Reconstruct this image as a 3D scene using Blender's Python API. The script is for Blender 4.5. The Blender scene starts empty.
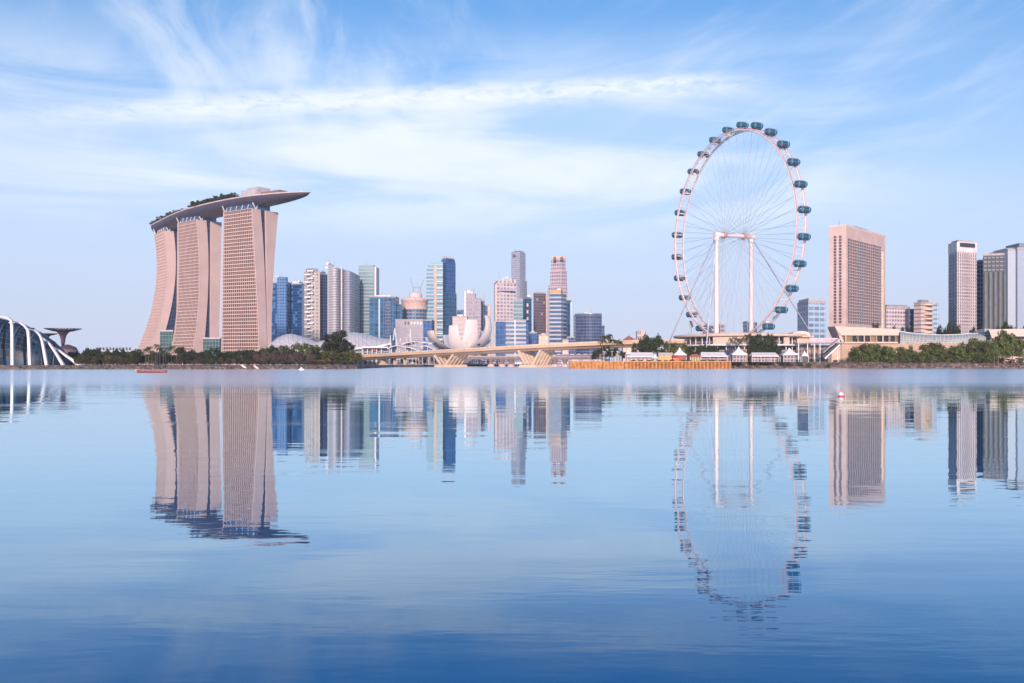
import bpy, bmesh, math, random
from mathutils import Vector, Matrix

S = bpy.context.scene
COL = S.collection
F, YH, CZ = 960.0, 364.5, 2.6        # focal length in pixels, horizon row, eye height (m)

# ------------------------------------------------------------------ camera
cam = bpy.data.cameras.new('camera')
cam.sensor_width = 36.0
cam.lens = 36.0 * F / 1024.0
cam.shift_y = (YH - 341.5) / 1024.0
cam.clip_start, cam.clip_end = 0.5, 20000.0
cam_o = bpy.data.objects.new('camera', cam)
COL.objects.link(cam_o)
cam_o.location = (0, 0, CZ)
cam_o.rotation_euler = (math.radians(90), 0, 0)
S.camera = cam_o

# ------------------------------------------------------------------ view / render settings
S.view_settings.view_transform = 'Standard'
S.view_settings.look = 'None'
S.view_settings.gamma = 1.0
S.view_settings.use_curve_mapping = False
S.view_settings.exposure = 0.85
S.render.engine = 'CYCLES'
S.cycles.use_denoising = True
S.cycles.max_bounces = 6
S.cycles.volume_bounces = 0
S.render.film_transparent = False

SUN_EL, SUN_AZ = math.radians(14), math.radians(-176)     # azimuth from +Y towards +X

# ------------------------------------------------------------------ world: sky with thin high cloud
def sky():
    w = bpy.data.worlds.new('World'); S.world = w; w.use_nodes = True
    nt = w.node_tree; N = nt.nodes; L = nt.links; N.clear()
    def nd(t, **k):
        n = N.new(t)
        for a, b in k.items(): setattr(n, a, b)
        return n
    def val(x):
        return x
    def m(op, a, b=None, c=None, clamp=False):
        n = nd('ShaderNodeMath', operation=op); n.use_clamp = clamp
        for i, v in enumerate((a, b, c)):
            if v is None: continue
            if isinstance(v, (int, float)): n.inputs[i].default_value = v
            else: L.new(v, n.inputs[i])
        return n.outputs[0]
    def ss(v, lo, hi):
        n = nd('ShaderNodeMapRange', interpolation_type='SMOOTHSTEP')
        L.new(v, n.inputs[0]); n.inputs[1].default_value = lo; n.inputs[2].default_value = hi
        return n.outputs[0]
    def comb(x, y, z=0.0):
        n = nd('ShaderNodeCombineXYZ')
        for i, v in enumerate((x, y, z)):
            if isinstance(v, (int, float)): n.inputs[i].default_value = v
            else: L.new(v, n.inputs[i])
        return n.outputs[0]
    def noise(v, scale, det=6, rough=.55, dist=0.0):
        n = nd('ShaderNodeTexNoise'); L.new(v, n.inputs['Vector'])
        n.inputs['Scale'].default_value = scale; n.inputs['Detail'].default_value = det
        n.inputs['Roughness'].default_value = rough; n.inputs['Distortion'].default_value = dist
        return n.outputs['Fac']
    st = nd('ShaderNodeTexSky', sky_type='NISHITA')
    st.sun_disc = False; st.sun_elevation = SUN_EL; st.sun_rotation = SUN_AZ
    st.altitude = 0; st.air_density = 1.0; st.dust_density = 1.2; st.ozone_density = 2.2
    tc = nd('ShaderNodeTexCoord')
    sp = nd('ShaderNodeSeparateXYZ'); L.new(tc.outputs['Generated'], sp.inputs[0])
    x, y, z = sp.outputs
    az = m('ARCTAN2', x, y); el = m('ARCSINE', z)
    # long streak of cloud
    line = m('ADD', m('ADD', m('MULTIPLY', az, .0348), .2761), m('MULTIPLY', m('MULTIPLY', az, az), -.154))
    wob = noise(comb(m('MULTIPLY', az, 9), m('MULTIPLY', el, 9), 3.1), 1.0, 4)
    d = m('SUBTRACT', el, m('ADD', line, m('MULTIPLY', m('SUBTRACT', wob, .5), .012)))
    core = m('SUBTRACT', 1.0, ss(m('ABSOLUTE', d), .001, .017))
    tail = m('MULTIPLY', m('SUBTRACT', 1.0, ss(m('MULTIPLY', d, -1.0), .0, .11)), ss(m('MULTIPLY', d, -1.0), -.012, .006))
    tex = noise(comb(m('MULTIPLY', az, 34), m('MULTIPLY', el, 110), 0), 1.0, 8, .66, .5)
    span = m('MULTIPLY', ss(az, -.62, -.25), m('SUBTRACT', 1.0, ss(az, .16, .30)))
    streak = m('MULTIPLY', m('MULTIPLY', core, span), ss(tex, .28, .60))
    streak = m('MULTIPLY', streak, .80)
    # soft veil under the streak
    veil_n = noise(comb(m('ADD', m('MULTIPLY', az, 3.2), 1.7), m('MULTIPLY', el, 15), 0), 1.0, 7, .56, .8)
    veil_w = m('MULTIPLY', m('MULTIPLY', ss(az, -.95, -.25), m('SUBTRACT', 1.0, ss(az, .15, .55))),
               m('MULTIPLY', ss(el, .10, .18), m('SUBTRACT', 1.0, ss(el, .24, .36))))
    veil = m('MULTIPLY', m('MULTIPLY', veil_w, ss(veil_n, .32, .68)), .80)
    tl = m('MULTIPLY', m('MULTIPLY', tail, span), .25)
    # wisps that climb steeply on the left, fainter ones on the right
    warp = noise(comb(m('MULTIPLY', az, 5), m('MULTIPLY', el, 5), 9.0), 1.0, 3)
    wx = m('ADD', m('MULTIPLY', az, 11), m('ADD', m('MULTIPLY', el, 3.0), m('MULTIPLY', warp, 1.6)))
    wis_n = noise(comb(wx, m('MULTIPLY', el, 5.5), 4.4), 1.0, 7, .6, .4)
    wis = m('MULTIPLY', ss(wis_n, .42, .84), m('MULTIPLY', ss(el, .14, .26), m('SUBTRACT', 1.0, ss(az, -.12, .05))))
    wis = m('MULTIPLY', wis, .62)
    wx2 = m('SUBTRACT', m('MULTIPLY', el, 30), m('MULTIPLY', az, 13))
    wr_n = noise(comb(wx2, m('MULTIPLY', az, 6), 7.7), 1.0, 7, .6, .3)
    wr = m('MULTIPLY', m('MULTIPLY', ss(wr_n, .42, .95), ss(az, .0, .2)), m('MULTIPLY', ss(el, .08, .16), .42))
    oneminus = lambda v: m('SUBTRACT', 1.0, v)
    clear = oneminus(streak)
    for v in (veil, tl, wis, wr): clear = m('MULTIPLY', clear, oneminus(v))
    # nothing beyond half way up or behind needs to be different: same cloud, all around
    cov = m('MULTIPLY', oneminus(clear), ss(el, .0, .06), clamp=True)
    # sky colour: Nishita, slightly bluer as in the photograph
    tint = nd('ShaderNodeMix', data_type='RGBA', blend_type='MULTIPLY'); tint.inputs[0].default_value = 1
    L.new(st.outputs[0], tint.inputs[6]); tint.inputs[7].default_value = (0.78, 1.20, 1.56, 1)
    # hazy air lying along the horizon
    hz = nd('ShaderNodeMix', data_type='RGBA'); 
    hf = m('MULTIPLY', m('POWER', m('SUBTRACT', 1.0, ss(m('ABSOLUTE', el), .0, .40), clamp=True), 1.15), .88)
    L.new(hf, hz.inputs[0]); L.new(tint.outputs[2], hz.inputs[6]); hz.inputs[7].default_value = (6.0, 6.35, 8.2, 1)
    cl = nd('ShaderNodeMix', data_type='RGBA')
    L.new(cov, cl.inputs[0]); L.new(hz.outputs[2], cl.inputs[6]); cl.inputs[7].default_value = (8.0, 8.4, 9.0, 1)
    bg = nd('ShaderNodeBackground'); bg.inputs[1].default_value = 0.07
    L.new(cl.outputs[2], bg.inputs[0])
    out = nd('ShaderNodeOutputWorld'); L.new(bg.outputs[0], out.inputs[0])
sky()

sun = bpy.data.lights.new('sun', 'SUN'); sun.energy = 3.1; sun.angle = math.radians(3.0); sun.color = (1.0, .75, .65)
sun_o = bpy.data.objects.new('sun', sun); COL.objects.link(sun_o)
sd = Vector((math.sin(SUN_AZ) * math.cos(SUN_EL), math.cos(SUN_AZ) * math.cos(SUN_EL), math.sin(SUN_EL)))
sun_o.rotation_euler = sd.to_track_quat('Z', 'Y').to_euler(); sun_o.location = sd * 300 + Vector((0, 300, 0))

# ------------------------------------------------------------------ helpers
ORG = {}
def X(px, Y): return (px - 512.0) * Y / F
def Z(py, Y): return CZ + (YH - py) * Y / F
def at(px, py, Y): return Vector((X(px, Y), Y, Z(py, Y)))

def tag(o, label=None, cat=None, group=None, kind=None):
    if label: o['label'] = label
    if cat: o['category'] = cat
    if group: o['group'] = group
    if kind: o['kind'] = kind
    return o

def empty(name, loc, label=None, cat=None, group=None):
    o = bpy.data.objects.new(name, None); COL.objects.link(o)
    o.location = loc; o.empty_display_size = 1.0
    ORG[o.name] = Vector(loc)
    return tag(o, label, cat, group)

class MB:
    def __init__(s): s.v = []; s.f = []; s.uv = []; s.mi = []; s.sm = []
    def face(s, pts, uv=None, m=0, smooth=False):
        n = len(s.v); s.v += [tuple(p) for p in pts]
        s.f.append(tuple(range(n, n + len(pts)))); s.uv.append(uv or [(0, 0)] * len(pts)); s.mi.append(m); s.sm.append(smooth)
    def grid(s, rows, uvs=None, m=0, smooth=True, closed=False):
        """rows: list of equal-length point lists; shared vertices"""
        n0 = len(s.v); nc = len(rows[0])
        for r in rows: s.v += [tuple(p) for p in r]
        for i in range(len(rows) - 1):
            for j in range(nc if closed else nc - 1):
                k = (j + 1) % nc
                s.f.append((n0 + i * nc + j, n0 + i * nc + k, n0 + (i + 1) * nc + k, n0 + (i + 1) * nc + j))
                if uvs: s.uv.append([uvs[i][j], uvs[i][k], uvs[i + 1][k], uvs[i + 1][j]])
                else: s.uv.append([(0, 0)] * 4)
                s.mi.append(m); s.sm.append(smooth)
    def box(s, x0, y0, z0, x1, y1, z1, m=0):
        P = [(x0, y0), (x1, y0), (x1, y1), (x0, y1)]
        s.prism(P, z0, z1, m, m)
    def prism(s, P, z0, z1, m=0, mt=None, u0=0.0, smooth=False, bottom=True, P1=None):
        mt = m if mt is None else mt
        n = len(P); u = u0; P1 = P1 or P
        for i in range(n):
            a, b = P[i], P[(i + 1) % n]; a1, b1 = P1[i], P1[(i + 1) % n]
            l = math.hypot(b[0] - a[0], b[1] - a[1])
            s.face([(a[0], a[1], z0), (b[0], b[1], z0), (b1[0], b1[1], z1), (a1[0], a1[1], z1)],
                   [(u, 0), (u + l, 0), (u + l, z1 - z0), (u, z1 - z0)], m, smooth)
            u += l
        s.face([(p[0], p[1], z1) for p in P1], None, mt)
        if bottom: s.face([(p[0], p[1], z0) for p in reversed(P)], None, mt)
    def tube(s, pts, r, n=7, m=0, caps=True):
        pts = [Vector(p) for p in pts]
        rs = r if isinstance(r, (list, tuple)) else [r] * len(pts)
        rows = []; prev = None
        for i, p in enumerate(pts):
            t = (pts[min(i + 1, len(pts) - 1)] - pts[max(i - 1, 0)]).normalized()
            if prev is None:
                ref = Vector((0, 0, 1)) if abs(t.z) < .9 else Vector((1, 0, 0))
                a = t.cross(ref).normalized()
            else:
                a = (prev - t * prev.dot(t)).normalized()
            prev = a; b = t.cross(a)
            rows.append([p + (a * math.cos(k * 2 * math.pi / n) + b * math.sin(k * 2 * math.pi / n)) * rs[i] for k in range(n)])
        s.grid(rows, None, m, True, True)
        if caps:
            s.face(list(reversed(rows[0])), None, m); s.face(rows[-1], None, m)
    def lathe(s, prof, c=(0, 0, 0), n=24, m=0, smooth=True):
        rows = [[(c[0] + r * math.cos(k * 2 * math.pi / n), c[1] + r * math.sin(k * 2 * math.pi / n), c[2] + z) for k in range(n)] for r, z in prof]
        uvs = [[(k * 2 * math.pi / n * max(q[0] for q in prof), z) for k in range(n)] for r, z in prof]
        s.grid(rows, uvs, m, smooth, True)
        s.face(rows[-1], None, m); s.face(list(reversed(rows[0])), None, m)
    def bar(s, a, b, w, h, m=0):
        """rectangular bar from a to b, w across, h in height"""
        a, b = Vector(a), Vector(b); t = (b - a).normalized()
        side = t.cross(Vector((0, 0, 1)))
        side = side.normalized() if side.length > .05 else Vector((1, 0, 0))
        up = side.cross(t)
        q = lambda p, i, j: p + side * (w / 2 * i) + up * (h / 2 * j)
        A = [q(a, -1, -1), q(a, 1, -1), q(a, 1, 1), q(a, -1, 1)]; B = [q(b, -1, -1), q(b, 1, -1), q(b, 1, 1), q(b, -1, 1)]
        for i in range(4):
            k = (i + 1) % 4; s.face([A[i], A[k], B[k], B[i]], None, m)
        s.face(list(reversed(A)), None, m); s.face(B, None, m)
    def build(s, name, mats, parent=None, local=False, loc=None):
        me = bpy.data.meshes.new(name)
        if parent is not None and not local:
            o0 = ORG[parent.name]
        else:
            o0 = Vector(loc) if loc is not None and not local else Vector((0, 0, 0))
        me.from_pydata([(v[0] - o0.x, v[1] - o0.y, v[2] - o0.z) for v in s.v], [], s.f)
        uvl = me.uv_layers.new(name='UVMap')
        k = 0
        flat = []
        for u in s.uv:
            for q in u: flat += [q[0], q[1]]
        uvl.data.foreach_set('uv', flat)
        mats = mats if isinstance(mats, (list, tuple)) else [mats]
        for mm in mats: me.materials.append(mm)
        me.polygons.foreach_set('material_index', s.mi)
        me.polygons.foreach_set('use_smooth', s.sm)
        me.update()
        bm = bmesh.new(); bm.from_mesh(me)
        bmesh.ops.recalc_face_normals(bm, faces=bm.faces); bm.to_mesh(me); bm.free()
        o = bpy.data.objects.new(name, me); COL.objects.link(o)
        if parent is not None: o.parent = parent
        elif loc is not None: o.location = loc
        ORG[o.name] = o0
        return o

def copy_tree(o, parent=None):
    c = o.copy(); COL.objects.link(c); c.parent = parent
    for ch in list(o.children): copy_tree(ch, c)
    return c

# ------------------------------------------------------------------ materials
MATS = {}
def _new(name):
    m = bpy.data.materials.new(name); m.use_nodes = True
    return m, m.node_tree.nodes, m.node_tree.links, m.node_tree.nodes['Principled BSDF']

def mat(name, col, rough=.7, metal=0.0, var=.18, scale=.25, spec=.4):
    if name in MATS: return MATS[name]
    m, N, L, b = _new(name)
    tc = N.new('ShaderNodeTexCoord'); no = N.new('ShaderNodeTexNoise'); no.inputs['Scale'].default_value = scale
    no.inputs['Detail'].default_value = 6
    L.new(tc.outputs['Object'], no.inputs['Vector'])
    mr = N.new('ShaderNodeMapRange'); mr.inputs[1].default_value = .3; mr.inputs[2].default_value = .7
    mr.inputs[3].default_value = 1 - var; mr.inputs[4].default_value = 1 + var
    L.new(no.outputs['Fac'], mr.inputs[0])
    vm = N.new('ShaderNodeVectorMath'); vm.operation = 'SCALE'; vm.inputs[0].default_value = col
    L.new(mr.outputs[0], vm.inputs['Scale']); L.new(vm.outputs[0], b.inputs['Base Color'])
    b.inputs['Roughness'].default_value = rough; b.inputs['Metallic'].default_value = metal
    b.inputs['Specular IOR Level'].default_value = spec
    MATS[name] = m; return m

def facade(name, wall, glass, bay, flr, fu=(.15, .85), fv=(.3, .85), gvar=.5, grough=.12, metal=.35, wrough=.65, patch=0.0, col2=None):
    """wall with a grid of windows, drawn in metres along the wall (UV)"""
    if name in MATS: return MATS[name]
    m, N, L, b = _new(name)
    def M(op, a, bb=None):
        n = N.new('ShaderNodeMath'); n.operation = op
        for i, v in enumerate((a, bb)):
            if v is None: continue
            if isinstance(v, (int, float)): n.inputs[i].default_value = v
            else: L.new(v, n.inputs[i])
        return n.outputs[0]
    uv = N.new('ShaderNodeUVMap'); uv.uv_map = 'UVMap'
    sp = N.new('ShaderNodeSeparateXYZ'); L.new(uv.outputs[0], sp.inputs[0])
    u = M('DIVIDE', sp.outputs[0], bay); v = M('DIVIDE', sp.outputs[1], flr)
    fu_, fv_ = M('FRACT', u), M('FRACT', v)
    mask = M('MULTIPLY', M('MULTIPLY', M('GREATER_THAN', fu_, fu[0]), M('LESS_THAN', fu_, fu[1])),
             M('MULTIPLY', M('GREATER_THAN', fv_, fv[0]), M('LESS_THAN', fv_, fv[1])))
    cb = N.new('ShaderNodeCombineXYZ'); L.new(M('FLOOR', u), cb.inputs[0]); L.new(M('FLOOR', v), cb.inputs[1])
    wn = N.new('ShaderNodeTexWhiteNoise'); wn.noise_dimensions = '2D'; L.new(cb.outputs[0], wn.inputs['Vector'])
    big = N.new('ShaderNodeTexNoise'); big.inputs['Scale'].default_value = .03; big.inputs['Detail'].default_value = 4
    L.new(uv.outputs[0], big.inputs['Vector'])
    k = M('ADD', M('ADD', 1 - gvar / 2, M('MULTIPLY', wn.outputs['Value'], gvar)), M('MULTIPLY', M('SUBTRACT', big.outputs['Fac'], .5), .9))
    g = N.new('ShaderNodeVectorMath'); g.operation = 'SCALE'; g.inputs[0].default_value = glass; L.new(k, g.inputs['Scale'])
    gout = g.outputs[0]
    if col2:
        mx = N.new('ShaderNodeMix'); mx.data_type = 'RGBA'
        L.new(M('GREATER_THAN', wn.outputs['Value'], 1 - patch), mx.inputs[0]); L.new(gout, mx.inputs[6]); mx.inputs[7].default_value = (*col2, 1)
        gout = mx.outputs[2]
    wv = N.new('ShaderNodeTexNoise'); wv.inputs['Scale'].default_value = .08; wv.inputs['Detail'].default_value = 6
    L.new(uv.outputs[0], wv.inputs['Vector'])
    ws = N.new('ShaderNodeVectorMath'); ws.operation = 'SCALE'; ws.inputs[0].default_value = wall
    L.new(M('ADD', .82, M('MULTIPLY', wv.outputs['Fac'], .36)), ws.inputs['Scale'])
    mix = N.new('ShaderNodeMix'); mix.data_type = 'RGBA'
    L.new(mask, mix.inputs[0]); L.new(ws.outputs[0], mix.inputs[6]); L.new(gout, mix.inputs[7])
    L.new(mix.outputs[2], b.inputs['Base Color'])
    L.new(M('ADD', wrough, M('MULTIPLY', mask, grough - wrough)), b.inputs['Roughness'])
    L.new(M('MULTIPLY', mask, metal), b.inputs['Metallic'])
    MATS[name] = m; return m

def leafmat(name, c1, c2, scale=.35):
    if name in MATS: return MATS[name]
    m, N, L, b = _new(name)
    tc = N.new('ShaderNodeTexCoord'); no = N.new('ShaderNodeTexNoise'); no.inputs['Scale'].default_value = scale; no.inputs['Detail'].default_value = 5
    L.new(tc.outputs['Object'], no.inputs['Vector'])
    oi = N.new('ShaderNodeObjectInfo')
    r = N.new('ShaderNodeMapRange'); r.inputs[1].default_value = .35; r.inputs[2].default_value = .65; L.new(no.outputs['Fac'], r.inputs[0])
    mx = N.new('ShaderNodeMix'); mx.data_type = 'RGBA'; L.new(r.outputs[0], mx.inputs[0]); mx.inputs[6].default_value = (*c1, 1); mx.inputs[7].default_value = (*c2, 1)
    hs = N.new('ShaderNodeHueSaturation')
    a = N.new('ShaderNodeMapRange'); L.new(oi.outputs['Random'], a.inputs[0]); a.inputs[3].default_value = .7; a.inputs[4].default_value = 1.35
    h = N.new('ShaderNodeMapRange'); L.new(oi.outputs['Random'], h.inputs[0]); h.inputs[3].default_value = .475; h.inputs[4].default_value = .52
    L.new(a.outputs[0], hs.inputs['Value']); L.new(h.outputs[0], hs.inputs['Hue']); L.new(mx.outputs[2], hs.inputs['Color'])
    L.new(hs.outputs[0], b.inputs['Base Color']); b.inputs['Roughness'].default_value = .75; b.inputs['Specular IOR Level'].default_value = .2
    MATS[name] = m; return m

white = mat('white_paint', (.62, .60, .61), .5)
cream = mat('cream_concrete', (.50, .46, .33), .8)
concrete = mat('grey_concrete', (.36, .34, .34), .85)
beige = mat('beige_stone', (.58, .45, .36), .8)
pinkstone = mat('pink_stone', (.60, .45, .41), .8)
dark = mat('dark_metal', (.04, .045, .055), .5)
greymetal = mat('grey_metal', (.30, .32, .36), .45, .3)
darkglass = mat('dark_glass', (.02, .035, .06), .08, .2)
blueglass = mat('blue_glass', (.05, .13, .26), .08, .35)
greenglass = mat('green_glass', (.10, .22, .22), .12, .3)
orange = mat('rusty_orange_steel', (.37, .165, .052), .7, .0, .35, .5)
redpaint = mat('red_paint', (.42, .04, .04), .5)
pinkpaint = mat('pink_paint', (.75, .30, .33), .5)
roofred = mat('red_tiles', (.34, .10, .08), .8)
rock = mat('rock', (.155, .115, .10), .95, 0, .95, .6)
grass_m = mat('grass', (.07, .11, .03), .9, 0, .4, .6)
soil = mat('soil', (.16, .13, .11), .95, 0, .3, .1)
bark = mat('bark', (.14, .10, .085), .9)
leaf_dark = leafmat('leaf_dark', (.014, .022, .011), (.038, .050, .024))
leaf_mid = leafmat('leaf_mid', (.026, .040, .012), (.115, .132, .036))
leaf_olive = leafmat('leaf_olive', (.032, .032, .016), (.085, .072, .038))
leaf_brown = leafmat('leaf_brown', (.055, .038, .034), (.125, .085, .075))
leaf_palm = leafmat('leaf_palm', (.03, .036, .014), (.08, .080, .032))

# ------------------------------------------------------------------ ground and water
SHORE = [(-900, 470), (-330, 480), (-252, 500), (-180, 520), (-120, 530), (-90, 560), (-96, 640), (-110, 900), (-62, 1150)]
def land():
    # south bank (gardens and hotel side), low rock edge
    inner = [(x - 2, y + 9) for x, y in SHORE]
    mb = MB()
    rnd = random.Random(4)
    for i in range(len(SHORE) - 1):
        a, b = Vector((*SHORE[i], 0)), Vector((*SHORE[i + 1], 0)); c, d = Vector((*inner[i], 0)), Vector((*inner[i + 1], 0))
        n = max(2, int((b - a).length / 2))
        rows = [[], [], []]
        for k in range(n + 1):
            t = k / n; p = a.lerp(b, t); q = c.lerp(d, t)
            j = 0 if k in (0, n) else 1
            rows[0].append((p.x, p.y + j * rnd.uniform(-1, 1), -1.0))
            mid = p.lerp(q, .5); rows[1].append((mid.x, mid.y + j * rnd.uniform(-1, 1), .9 + j * rnd.uniform(-.6, .8)))
            rows[2].append((q.x, q.y, 2.2))
        mb.grid(rows, None, 0, False)
    mb.build('shore_rocks_south', [rock], loc=(0, 0, 0))['kind'] = 'structure'
    g = MB()
    g.face([(x, y, 2.2) for x, y in inner] + [(-62, 3500, 2.2), (-3500, 3500, 2.2), (-3500, 480, 2.2)])
    g.build('ground_south', [soil], loc=(0, 0, 0))['kind'] = 'structure'
    # city ground beyond the bay
    g = MB()
    P = [(-62, 1320), (900, 1320), (3500, 1320), (3500, 3500), (-62, 3500)]
    g.face([(x, y, 2.6) for x, y in P]); 
    for a, b in zip(P[:2], P[1:3]): g.face([(a[0], a[1], -1), (b[0], b[1], -1), (b[0], b[1], 2.6), (a[0], a[1], 2.6)])
    g.build('ground_city', [soil], loc=(0, 0, 0))['kind'] = 'structure'
    # north bank
    N = [(37, 612), (140, 612), (146, 641), (330, 645), (1400, 650)]
    Ni = [(38, 614), (139.8, 614), (143, 653), (330, 656), (1400, 661)]
    mb = MB(); rnd = random.Random(9)
    for i in range(1, len(N) - 1):
        a, b = Vector((*N[i], 0)), Vector((*N[i + 1], 0)); c, d = Vector((*Ni[i], 0)), Vector((*Ni[i + 1], 0))
        n = max(2, int((b - a).length / 1.6)); rows = [[], [], [], []]
        for k in range(n + 1):
            t = k / n; p = a.lerp(b, t); q = c.lerp(d, t); j = 0 if k in (0, n) else 1
            rows[0].append((p.x, p.y + j * rnd.uniform(-1.2, 1.2), -1))
            for f, z, w in ((.33, 1.3, 1), (.66, 2.9, 2)):
                mm = p.lerp(q, f); rows[w].append((mm.x, mm.y + j * rnd.uniform(-1, 1), z + j * rnd.uniform(-.7, .7)))
            rows[3].append((q.x, q.y, 4.3))
        mb.grid(rows, None, 0, False)
    mb.build('shore_rocks_north', [rock], loc=(0, 0, 0))['kind'] = 'structure'
    g = MB(); poly = Ni + [(1400, 1310), (86, 1310)]
    g.face([(x, y, 4.3) for x, y in poly]); g.face([(38, 614, -1), (86, 1310, -1), (86, 1310, 4.3), (38, 614, 4.3)])
    g.build('ground_north', [soil], loc=(0, 0, 0))['kind'] = 'structure'
    g = MB(); g.face([(38.2, 614.5, 4.304), (139.5, 614.5, 4.304), (142.8, 654, 4.304), (420, 657.5, 4.304), (420, 668, 4.304), (38.2, 668, 4.304)])
    g.build('lawn', [grass_m], loc=(0, 0, 0))['kind'] = 'structure'
land()

def water():
    m, N, L, b = _new('bay_water')
    def M(op, a, bb=None):
        n = N.new('ShaderNodeMath'); n.operation = op
        for i, v in enumerate((a, bb)):
            if v is None: continue
            if isinstance(v, (int, float)): n.inputs[i].default_value = v
            else: L.new(v, n.inputs[i])
        return n.outputs[0]
    geo = N.new('ShaderNodeTexCoord')
    def noise(sx, sy, det=3, rough=.5, rot=0.0):
        mp = N.new('ShaderNodeMapping'); mp.inputs['Scale'].default_value = (sx, sy, 1); mp.inputs['Rotation'].default_value = (0, 0, rot)
        L.new(geo.outputs['Object'], mp.inputs[0])
        n = N.new('ShaderNodeTexNoise'); n.inputs['Scale'].default_value = 1; n.inputs['Detail'].default_value = det; n.inputs['Roughness'].default_value = rough
        L.new(mp.outputs[0], n.inputs['Vector']); return n.outputs['Fac']
    sp = N.new('ShaderNodeSeparateXYZ'); L.new(geo.outputs['Object'], sp.inputs[0])
    h = M('ADD', M('MULTIPLY', noise(.10, .36, 2, .5, .06), .0165), M('MULTIPLY', noise(.9, 2.6, 2, .5, -.12), .0016))
    # breeze on the water: patches with more ripple close in and a rough strip along the far bank
    patch = N.new('ShaderNodeMapRange'); patch.interpolation_type = 'SMOOTHSTEP'; L.new(noise(.05, .16, 3), patch.inputs[0]); patch.inputs[1].default_value = .5; patch.inputs[2].default_value = .7
    h = M('ADD', h, M('MULTIPLY', M('MULTIPLY', noise(1.4, 5.0, 2, .5, .2), .0046), patch.outputs[0]))
    bp = N.new('ShaderNodeBump'); bp.inputs['Strength'].default_value = 1; bp.inputs['Distance'].default_value = 1.0
    L.new(h, bp.inputs['Height']); 
    edge = M('ADD', sp.outputs[1], M('MULTIPLY', M('SUBTRACT', noise(.012, .03, 4, .6), .5), 45))
    br = N.new('ShaderNodeMapRange'); br.interpolation_type = 'SMOOTHSTEP'; L.new(edge, br.inputs[0])
    br.inputs[1].default_value = 72; br.inputs[2].default_value = 190; br.inputs[3].default_value = .012; br.inputs[4].default_value = .085
    gl = N.new('ShaderNodeBsdfGlossy'); gl.inputs['Color'].default_value = (.96, .97, 1.0, 1); gl.inputs['Roughness'].default_value = .27
    L.new(bp.outputs[0], gl.inputs['Normal'])
    mixs = N.new('ShaderNodeMixShader'); fr_ = N.new('ShaderNodeMapRange'); fr_.interpolation_type = 'SMOOTHSTEP'
    L.new(edge, fr_.inputs[0]); fr_.inputs[1].default_value = 62; fr_.inputs[2].default_value = 150; fr_.inputs[4].default_value = .82
    body = N.new('ShaderNodeBsdfDiffuse'); body.inputs['Color'].default_value = (.001, .108, .30, 1)
    skin = N.new('ShaderNodeBsdfGlossy'); skin.inputs['Color'].default_value = (.80, .96, 1.0, 1)
    L.new(br.outputs[0], skin.inputs['Roughness']); L.new(bp.outputs[0], skin.inputs['Normal'])
    lw = N.new('ShaderNodeLayerWeight'); lw.inputs['Blend'].default_value = .5; L.new(bp.outputs[0], lw.inputs['Normal'])
    fz = N.new('ShaderNodeMapRange'); fz.interpolation_type = 'SMOOTHSTEP'; L.new(lw.outputs['Facing'], fz.inputs[0])
    fz.inputs[1].default_value = .64; fz.inputs[2].default_value = 1.0; fz.inputs[3].default_value = .05; fz.inputs[4].default_value = 1.0
    wat = N.new('ShaderNodeMixShader'); L.new(fz.outputs[0], wat.inputs[0]); L.new(body.outputs[0], wat.inputs[1]); L.new(skin.outputs[0], wat.inputs[2])
    N.remove(b)
    L.new(fr_.outputs[0], mixs.inputs[0]); L.new(wat.outputs[0], mixs.inputs[1]); L.new(gl.outputs[0], mixs.inputs[2])
    L.new(mixs.outputs[0], N['Material Output'].inputs['Surface'])
    MATS['bay_water'] = m
    g = MB(); g.face([(-4000, -60, 0), (4000, -60, 0), (4000, 4000, 0), (-4000, 4000, 0)])
    g.build('water', [m], loc=(0, 0, 0))['kind'] = 'structure'
water()

# ------------------------------------------------------------------ vegetation prototypes
def clump_crown(w, h, n, seed, leaf, clumps=11, base=.25, flat=1.0):
    """crown as many leaf-sized faces gathered in clumps; base = crown bottom as share of h"""
    rnd = random.Random(seed); mb = MB()
    cs = []
    for i in range(clumps):
        a = rnd.uniform(0, 6.283); rr = math.sqrt(rnd.random()) * .36 * w; t = rnd.random()
        zc = h * (base + (1 - base) * (.18 + .62 * t))
        rr *= (1.05 - .55 * abs(t - .4))
        cs.append((rr * math.cos(a), rr * math.sin(a), zc, rnd.uniform(.13, .24) * w))
    tot = sum(c[3] ** 2 for c in cs)
    for cx, cy, cz, cr in cs:
        for k in range(int(n * cr * cr / tot)):
            d = Vector((rnd.gauss(0, 1), rnd.gauss(0, 1), rnd.gauss(0, 1))).normalized() * cr * (rnd.random() ** .4) * rnd.uniform(.85, 1.12)
            p = Vector((cx, cy, cz)) + Vector((d.x, d.y, d.z * .75 * flat))
            if p.z < h * base * .8: p.z = h * base * .8 + rnd.random() * .3
            nrm = (d.normalized() + Vector((rnd.gauss(0, .6), rnd.gauss(0, .6), rnd.gauss(.3, .6)))).normalized()
            t = nrm.orthogonal().normalized(); t = Matrix.Rotation(rnd.uniform(0, 6.28), 3, nrm) @ t; u = nrm.cross(t)
            s = leaf * rnd.uniform(.6, 1.25)
            mb.face([p - t * s - u * s * .55, p + t * s - u * s * .4, p + t * s * .8 + u * s * .6, p - t * s * .9 + u * s * .5])
    return mb
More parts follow.
